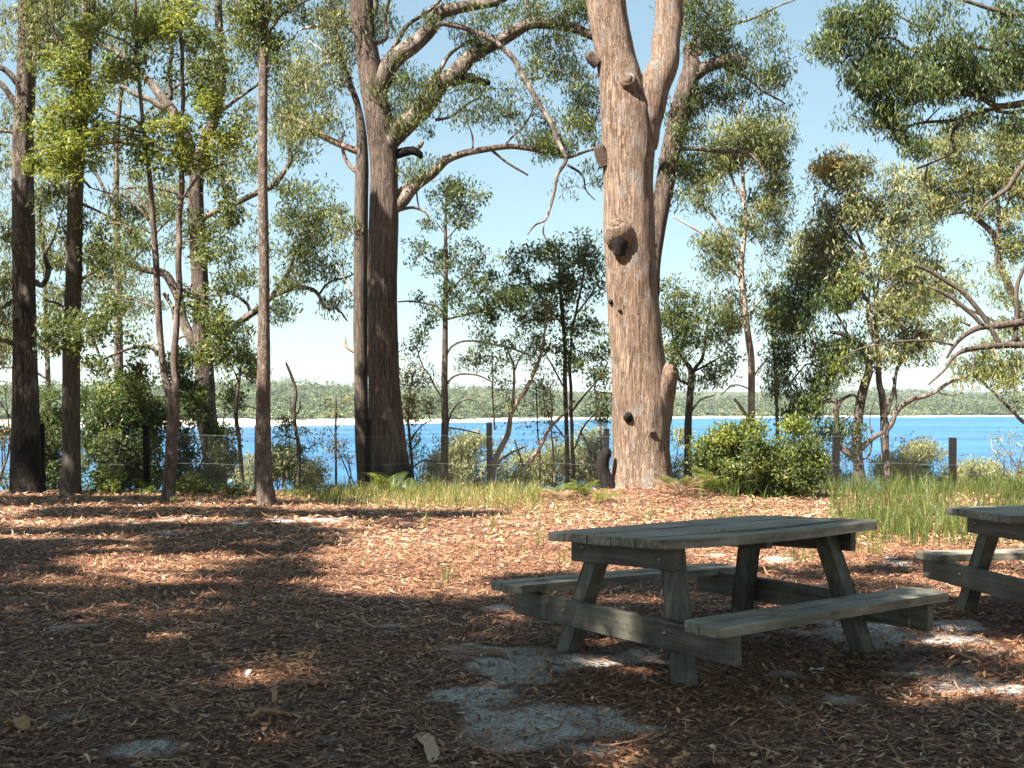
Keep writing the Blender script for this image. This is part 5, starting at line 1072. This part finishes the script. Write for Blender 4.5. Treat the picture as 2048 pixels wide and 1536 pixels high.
# ------------------------------------------------------------------ leaf litter
m, t, out = new_mat('dry_litter')
a = N(t, "ShaderNodeAttribute", attribute_name="tint")
c = ramp(t, [(0, (.03, .013, .008)), (.25, (.12, .049, .026)), (.5, (.27, .125, .064)), (.75, (.44, .24, .13)), (.93, (.52, .36, .225)), (1, (.55, .45, .33))], a.outputs["Fac"])
principled(t, out, c, .6, .35)
M['litter'] = m
def flat_leaves(mb, x, y, ln, wd, lift, tint, tilt=.25, curl=.2):
    n = len(x); z = ground_z(x, y) + .004
    az = R.uniform(0, 2 * pi, n)
    nr = np.stack([R.normal(size=n) * tilt, R.normal(size=n) * tilt, np.ones(n)], 1); nr /= np.linalg.norm(nr, axis=1)[:, None]
    ax = np.stack([np.cos(az), np.sin(az), np.zeros(n)], 1); ax -= nr * (ax * nr).sum(1)[:, None]; ax /= np.linalg.norm(ax, axis=1)[:, None]
    sd = np.cross(nr, ax)
    L_ = (ln * .5)[:, None]; W_ = (wd * .5)[:, None]
    c = np.stack([x, y, z + np.abs(ax[:, 2]) * ln * .5 + lift], 1)
    bow = R.normal(size=n)[:, None] * .22
    cu = (R.normal(size=n) * curl)[:, None] * L_
    p0 = c - ax * L_ + nr * cu; p1 = c + ax * L_ + nr * cu
    a1 = c - ax * L_ * .35 + sd * L_ * bow * .8; b1 = c + ax * L_ * .4 + sd * L_ * bow * .8
    up = nr * W_ * .35
    V = np.stack([p0, a1 - sd * W_ + up, a1 + sd * W_ + up, b1 - sd * W_ * .85 + up, b1 + sd * W_ * .85 + up, p1], 1).reshape(-1, 3)
    o = np.arange(n)[:, None, None] * 6
    q = (o + np.array([[1, 3, 4, 2]])[None]).reshape(-1, 4)
    tr = (o + np.array([[0, 1, 2], [3, 5, 4]])[None]).reshape(-1, 3)
    mb.add(V, q, tr, np.repeat(np.clip(tint, 0, 1), 6))
mb = MB()
def fill(n, y0, y1, ln, wd, lift=.02, tilt=.25, tj=.24, t0=.44, keep=.72):
    n = int(n * 1.35); y = np.sqrt(R.uniform((y0 * .8 if y0 < 5 else y0) ** 2, y1 ** 2, n)); x = R.uniform(-1, 1, n) * (.46 * y + 1.9)
    s = sand_mask(x, y); k = R.uniform(0, 1, n) > s * keep
    # nothing inside grass-strip or far bank
    x, y = x[k], y[k]; n = len(x)
    flat_leaves(mb, x, y, ln * R.uniform(.5, 1.4, n), wd * R.uniform(.5, 1.5, n), lift * R.uniform(0, 1, n) ** 2, t0 + R.normal(size=n) * tj + .25 * (fbm(x * .8, y * .8, 91, 2) - .5), tilt)
fill(26000, 4.4, 8.0, .075, .0095, tilt=.13, t0=.40)
fill(7000, 4.4, 8.0, .055, .017, tilt=.2, t0=.46)
fill(13000, 4.4, 8.0, .16, .004, tilt=.06, t0=.34)
fill(45000, 4.4, 8.0, .026, .0035, .012, .2, .3, .34, keep=.3)
fill(700, 4.4, 8.0, .30, .012, .01, .04, .2, .45, keep=.5)
fill(26000, 8.0, 13.0, .09, .013, tilt=.15)
fill(12000, 8.0, 13.0, .22, .006, tilt=.07, t0=.36)
fill(20000, 8.0, 13.0, .045, .008, .012, .2, .3, .4, keep=.35)
fill(500, 8.0, 13.0, .40, .016, .01, .04, .2, .5)
fill(24000, 13.0, 22.2, .13, .020, tilt=.17, t0=.58)  # far litter tinted paler, brightening the sunlit strip by colour
fill(7000, 13.0, 22.2, .3, .010, tilt=.06, t0=.5)
fill(220, 4.4, 9.0, .10, .024, .02, .25, .15, .62)
tag(mb.build('leaf_litter', M['litter'], smooth=False), 'reddish brown gum leaves, bark flakes and twigs strewn over the clearing', 'leaf litter', kind='stuff')

# a few leaves lying on the boards of the first table
mb = MB()
n = 34; lx = R.uniform(-.85, .85, n); ly = np.where(R.uniform(size=n) < .4, R.uniform(-.48, .44, n), np.where(R.uniform(size=n) < .6, R.uniform(-.96, -.72, n), R.uniform(.72, .96, n)))
lz = np.where(np.abs(ly) < .6, .775 - .045 * ly, np.where(ly < 0, .408, .39 - .026 * lx))
ca, sa = cos(.621), sin(.621)
wx, wy = 1.233 + lx * ca - ly * sa, 7.30 + lx * sa + ly * ca
_g = ground_z; ground_z = lambda a, b_: lz + float(_g(1.233, 7.30)) + .003
flat_leaves(mb, wx, wy, R.uniform(.05, .11, n), R.uniform(.008, .018, n), .002, R.uniform(.1, .8, n), .1, .15)
ground_z = _g
tag(mb.build('fallen_leaves', M['litter'], smooth=False), 'scattered dry leaves lying on the top and seats of the first picnic table', 'leaves', kind='stuff')
# single larger pieces
def strip(label, px0, py0, px1, py1, wd, tint, lift=.03, name='bark_strip', cat='bark strip', seg=9):
    a, b = px_ground(px0, py0), px_ground(px1, py1)
    s = np.linspace(0, 1, seg)[:, None]
    C = a * (1 - s) + b * s + np.array([0, 0, 1.]) * (.012 + lift * np.sin(s * pi * .9 + .3)) + R.normal(size=(seg, 3)) * .006
    d = (b - a) / np.linalg.norm(b - a); sd = np.cross(d, [0, 0, 1.]); sd /= np.linalg.norm(sd)
    prof = np.linspace(-1, 1, 5)
    wv = wd * .5 * (.65 + .35 * np.sin(s * pi)) * (1 + R.normal(size=(seg, 1)) * .1)
    rows = [C + sd * wv * k + np.array([0, 0, 1.]) * wv * (.7 * k * k) for k in prof]
    rows2 = [r - np.array([0, 0, .006]) for r in rows]
    V = np.stack(rows + rows2[::-1], 1).reshape(-1, 3); m_ = 10
    i = np.arange(seg - 1)[:, None]; j = np.arange(m_)[None]; j2 = (j + 1) % m_
    q = np.stack([i * m_ + j, (i + 1) * m_ + j, (i + 1) * m_ + j2, i * m_ + j2], -1).reshape(-1, 4)
    mb = MB(); mb.add(V, q, None, np.clip(tint + np.repeat(R.normal(size=seg) * .06, m_), 0, 1))
    return tag(mb.build(name, M['litter']), label, cat, 'bark strips lying on the litter')
strip('curled pale bark strip lying just left of the sandy middle patch', 496, 1447, 584, 1438, .05, .72)
strip('long thin orange bark strip in the shaded middle of the litter', 379, 1297, 466, 1302, .03, .62, .02)
strip('upturned reddish bark curl standing up from the litter', 545, 1421, 556, 1388, .03, .7, .06)
strip('broad flaky bark piece with torn end on the sandy patch near the bottom edge', 838, 1484, 872, 1530, .065, .9, .03)
strip('curled orange leaf of bark at the far edge of the shade, near the bottom corner', 18, 1462, 52, 1468, .085, .72, .03)
strip('dark orange bark strip beside the sandy patch under the bench', 935, 1305, 1018, 1319, .03, .5, .02)
strip('orange flat bark flake left of the sandy patch', 608, 1382, 672, 1374, .045, .68, .02)
strip('pink brown bark strip on the dappled litter by the corner', 1872, 1310, 1962, 1330, .03, .75, .02)
strip('long rusty bark strip in front of the broad flaky piece', 724, 1299, 850, 1318, .022, .45, .015)
br = empty('fallen_branch', px_ground(150, 1262), 'pale dead stick lying in the shade across the litter', 'branch')
mb = MB(); pts = [px_ground(*p) + np.array([0, 0, .02]) for p in ((100, 1268), (125, 1264), (165, 1260), (210, 1254))]
tube(mb, pts, [.028, .026, .02, .008], 9, .05, .12); mb.build('stick', M['bark_pale'], br, origin=br.location)
mb = MB(); pts = [px_ground(*p) + np.array([0, 0, .02]) for p in ((150, 1262), (168, 1266), (186, 1271))]
tube(mb, pts, [.01, .008, .004], 6, .05); mb.build('side_twig', M['bark_pale'], br, origin=br.location)
m, t, out = new_mat('paper_and_lit_sand_white'); principled(t, out, (.72, .74, .78), .7, .2); M['paper'] = m
def scrap(label, px, py, s):
    g = px_ground(px, py); mb = MB(); n = 5
    V = np.array([[i / (n - 1) - .5, j / (n - 1) - .5, 0] for i in range(n) for j in range(n)]) * [s * 2.2, s, 1]
    V[:, 2] = np.abs(R.normal(size=len(V))) * s * .18 + .015
    q = [[i * n + j, (i + 1) * n + j, (i + 1) * n + j + 1, i * n + j + 1] for i in range(n - 1) for j in range(n - 1)]
    mb.add(V + g, q); tag(mb.build('paper_and_lit_sand', M['paper']), label, 'litter scrap')
scrap('small white scrap lying in the shade behind the front bench', 1634, 1346, .035)
scrap('crumpled white piece standing in for sunlit sand right of the first table', 1783, 1120, .06)  # white sheet stands in for a sunlit patch of sand

# ------------------------------------------------------------------ the trees whose crowns shade the clearing (unseen, behind and beside the viewer; the forest gums are added to dim the sky)
SH = [  # picture windows on the ground that lie in shade: x0,x1,y0,y1,share
    (-300, 620, 1172, 1560, 1.0), (560, 760, 1192, 1560, 1.0), (700, 1250, 1200, 1560, 1.0), (1250, 1780, 1190, 1560, 1.0), (1780, 2400, 1225, 1270, .9), (1700, 2400, 1300, 1350, .75), (1780, 2400, 1420, 1560, .95),
    (1000, 1500, 1150, 1190, .75), (-300, 130, 1108, 1160, .6), (-300, 330, 1062, 1072, .8), (-300, 60, 1040, 1060, .5), (-300, 250, 1082, 1112, .85), (300, 640, 1072, 1110, .8), (150, 650, 1050, 1072, .85),
    (60, 520, 1016, 1036, .85), (480, 560, 1038, 1066, .35), (560, 960, 1022, 1034, .8), (700, 820, 1034, 1060, .35), (560, 700, 1062, 1096, .6), (440, 640, 1122, 1166, .75), (-200, 330, 995, 1010, .9), (330, 700, 1000, 1010, .5), (1500, 1800, 1140, 1200, .55), (1800, 2300, 1180, 1225, .5), (1800, 2300, 1120, 1150, .35)]
beam = lambda x, y: (vnoise(x * .95 + 3.3, y * 1.15 + 7.1, 202) > .86) & (vnoise(x * 3.1, y * 3.1, 203) > .3)      # openings in the leaf roof
pts = []
for x0, x1, y0, y1, sh in SH:
    gx0, _ = x0, 0
    A = [px_ground(a, b) for a, b in ((x0, y0), (x1, y0), (x0, y1), (x1, y1))]
    area = .5 * (abs(A[1][0] - A[0][0]) + abs(A[3][0] - A[2][0])) * abs(A[0][1] - A[2][1])
    n = int(area * 18.0 * sh ** 1.7) + 2
    px = R.uniform(x0, x1, n)
    # uniform over ground: sample depth uniformly
    yy = R.uniform(min(a[1] for a in A), max(a[1] for a in A), n)
    for k in range(n):
        y = yy[k]; x = (px[k] - 1024) / F * y
        if y < 11 and beam(x, y): continue
        pts.append((x, y, 0.0))
for (tx, ty, z0_, z1_, rad_, n) in [(-8.9, 21.9, 0, 5.0, .5, 44), (-7.9, 21.4, 0, 6.5, .5, 44), (-6.3, 26, .0, 3.5, .8, 24), (-2.6, 23.0, .0, 5.2, .45, 26), (-5.8, 20, 0, 1.6, .4, 8)]:
    for _ in range(n): pts.append((tx + R.normal() * rad_ * .5, ty + R.normal() * rad_ * .4, R.uniform(z0_, z1_)))
cl = []
for g in pts:
    g = np.array(g)
    for tr in range(30):
        zt = R.uniform(6.5, 12.5) + tr * .3
        c = g + SUN * ((zt - g[2]) / SUN[2])
        u, v_, dd = project(c)
        if dd < .5 or u < -260 or u > 2300 or v_ < -260: cl.append(c); break
# unseen forest canopy added behind and around the viewer to block skylight; it keeps clear of the sun beams that light the clearing
n = 9000
c = np.stack([R.uniform(-26, 24, n), R.uniform(-24, 15, n), R.uniform(7, 14, n)], 1)
hole = fbm(c[:, 0] * .3, c[:, 1] * .3, 77, 2) + .15 * R.normal(size=n) > .47
c = c[hole]
g = c - SUN[None] * (c[:, 2:] / SUN[2])
ok = np.zeros(len(c), bool)
for zz in (0.0, .8, 1.6, 2.5, 3.5, 4.5, 5.5, 6.5, 8.0, 10.0):              # heights at which its shadow must not fall into the lit part of the picture
    q_ = g + SUN[None] * (zz / SUN[2])
    u, v_, dd = project(q_)
    seen = (dd > .5) & (u > -60) & (u < 2100) & (v_ > -100) & (v_ < 1600)
    inside = np.zeros(len(c), bool)
    if zz < 1:
        for x0, x1, y0, y1, sh in SH[:4]: inside |= (u > x0 + 10) & (u < x1 - 10) & (v_ > y0 + 15) & (v_ < y1 + 60)
    bad = seen & ~inside & (dd < 40)
    if zz == 0: bad = bad | (seen & beam(q_[:, 0], q_[:, 1]))
    ok = ok | bad
u, v_, dd = project(c)
vis = (dd > .3) & (u > -330) & (u < 2380) & (v_ > -330)
c = c[~ok & ~vis]
print('canopy clumps', len(c), 'shade clumps', len(cl))
cl = np.vstack([np.array(cl), c])
TR = [(-7.5, -3.5), (-2.0, -5.0), (-14.0, 5.5), (4.5, -6.0), (-15.5, 13.0), (-13, -12), (-4, -15), (7, -15), (14, -8), (15, 3), (-20, -2), (1, -21), (17, -18)]
LB = ['shade gum standing behind the viewer on the open side of the clearing', 'broad shade gum directly behind the viewer', 'tall shade gum outside the picture beside the leftmost trunk', 'shade gum behind the viewer on the table side', 'outermost shade gum off the picture edge beyond the leftmost trunk',
      'unseen forest gum added far behind the viewer on the open side', 'unseen forest gum added in the second row directly behind the viewer', 'unseen forest gum added in the second row behind the tables', 'unseen forest gum added behind the second picnic table', 'unseen gum added just outside the picture beside the second picnic table', 'unseen forest gum added farthest out on the open side', 'unseen forest gum added in the third row behind the viewer', 'unseen forest gum added in the third row behind the tables']
own = ((cl[:, None, :2] - np.array(TR)[None]) ** 2).sum(-1).argmin(1)
for k, (tx, ty) in enumerate(TR):
    c = cl[own == k]
    if not len(c): continue
    root = empty('gum_tree', (tx, ty, float(ground_z(tx, ty))), LB[k], 'tree', 'gums around the clearing outside the picture')
    mb = MB(); top = c.mean(0); top[2] = c[:, 2].max() - 1
    C0 = tube(mb, [(tx, ty, -.2), (tx + .1, ty, 2), (tx * .9 + top[0] * .1, ty * .9 + top[1] * .1, 5), (tx * .7 + top[0] * .3, ty * .7 + top[1] * .3, 7.5), (top[0], top[1], top[2] + .5)], [.36, .3, .26, .2, .06], 18, .2, .07)
    mb.build('trunk', M['bark_grey'], root, origin=root.location)
    nodes = [C0[len(C0) // 2:]]
    for b in range(7):
        e = c[R.integers(len(c))]; s0 = C0[R.integers(len(C0) // 2, len(C0) - 4)]
        mb = MB(); mid = (s0 + e) / 2; mid[2] += .5
        Cb = tube(mb, [s0, mid, e], [.10, .06, .02], 8, .2, .08, wob=.02); mb.build('branch', M['bark_limb'], root, origin=root.location); nodes.append(Cb[2:])
    crown(root, 'crown', np.vstack(nodes), c, 'mid', leaf=(.20, .07), droop=.3, per=40, rad=.36, tint0=.5)

# ------------------------------------------------------------------ the air over the lake
m, t, out = new_mat('thin_haze')
pv = N(t, "ShaderNodeVolumePrincipled"); pv.inputs["Density"].default_value = .00016; pv.inputs["Color"].default_value = (.82, .9, 1, 1); pv.inputs["Anisotropy"].default_value = .3
t.links.new(pv.outputs[0], out.inputs["Volume"])
mb = MB(); x0, x1, y0, y1, z0, z1 = -3600, 3600, -80, 6100, -13, 45
z1 = max(z1, float(ground_z(np.linspace(-3400, 3400, 200)[None] + 0 * ys[:, None], ys[:, None] + 0 * np.linspace(-3400, 3400, 200)[None]).max()) + 12)
mb.add([(x0, y0, z0), (x1, y0, z0), (x1, y1, z0), (x0, y1, z0), (x0, y0, z1), (x1, y0, z1), (x1, y1, z1), (x0, y1, z1)], [[0, 3, 2, 1], [4, 5, 6, 7], [0, 1, 5, 4], [1, 2, 6, 5], [2, 3, 7, 6], [3, 0, 4, 7]])
tag(mb.build('haze', m, smooth=False), 'thin bluish summer haze over the lake and far shore', 'haze', kind='stuff')
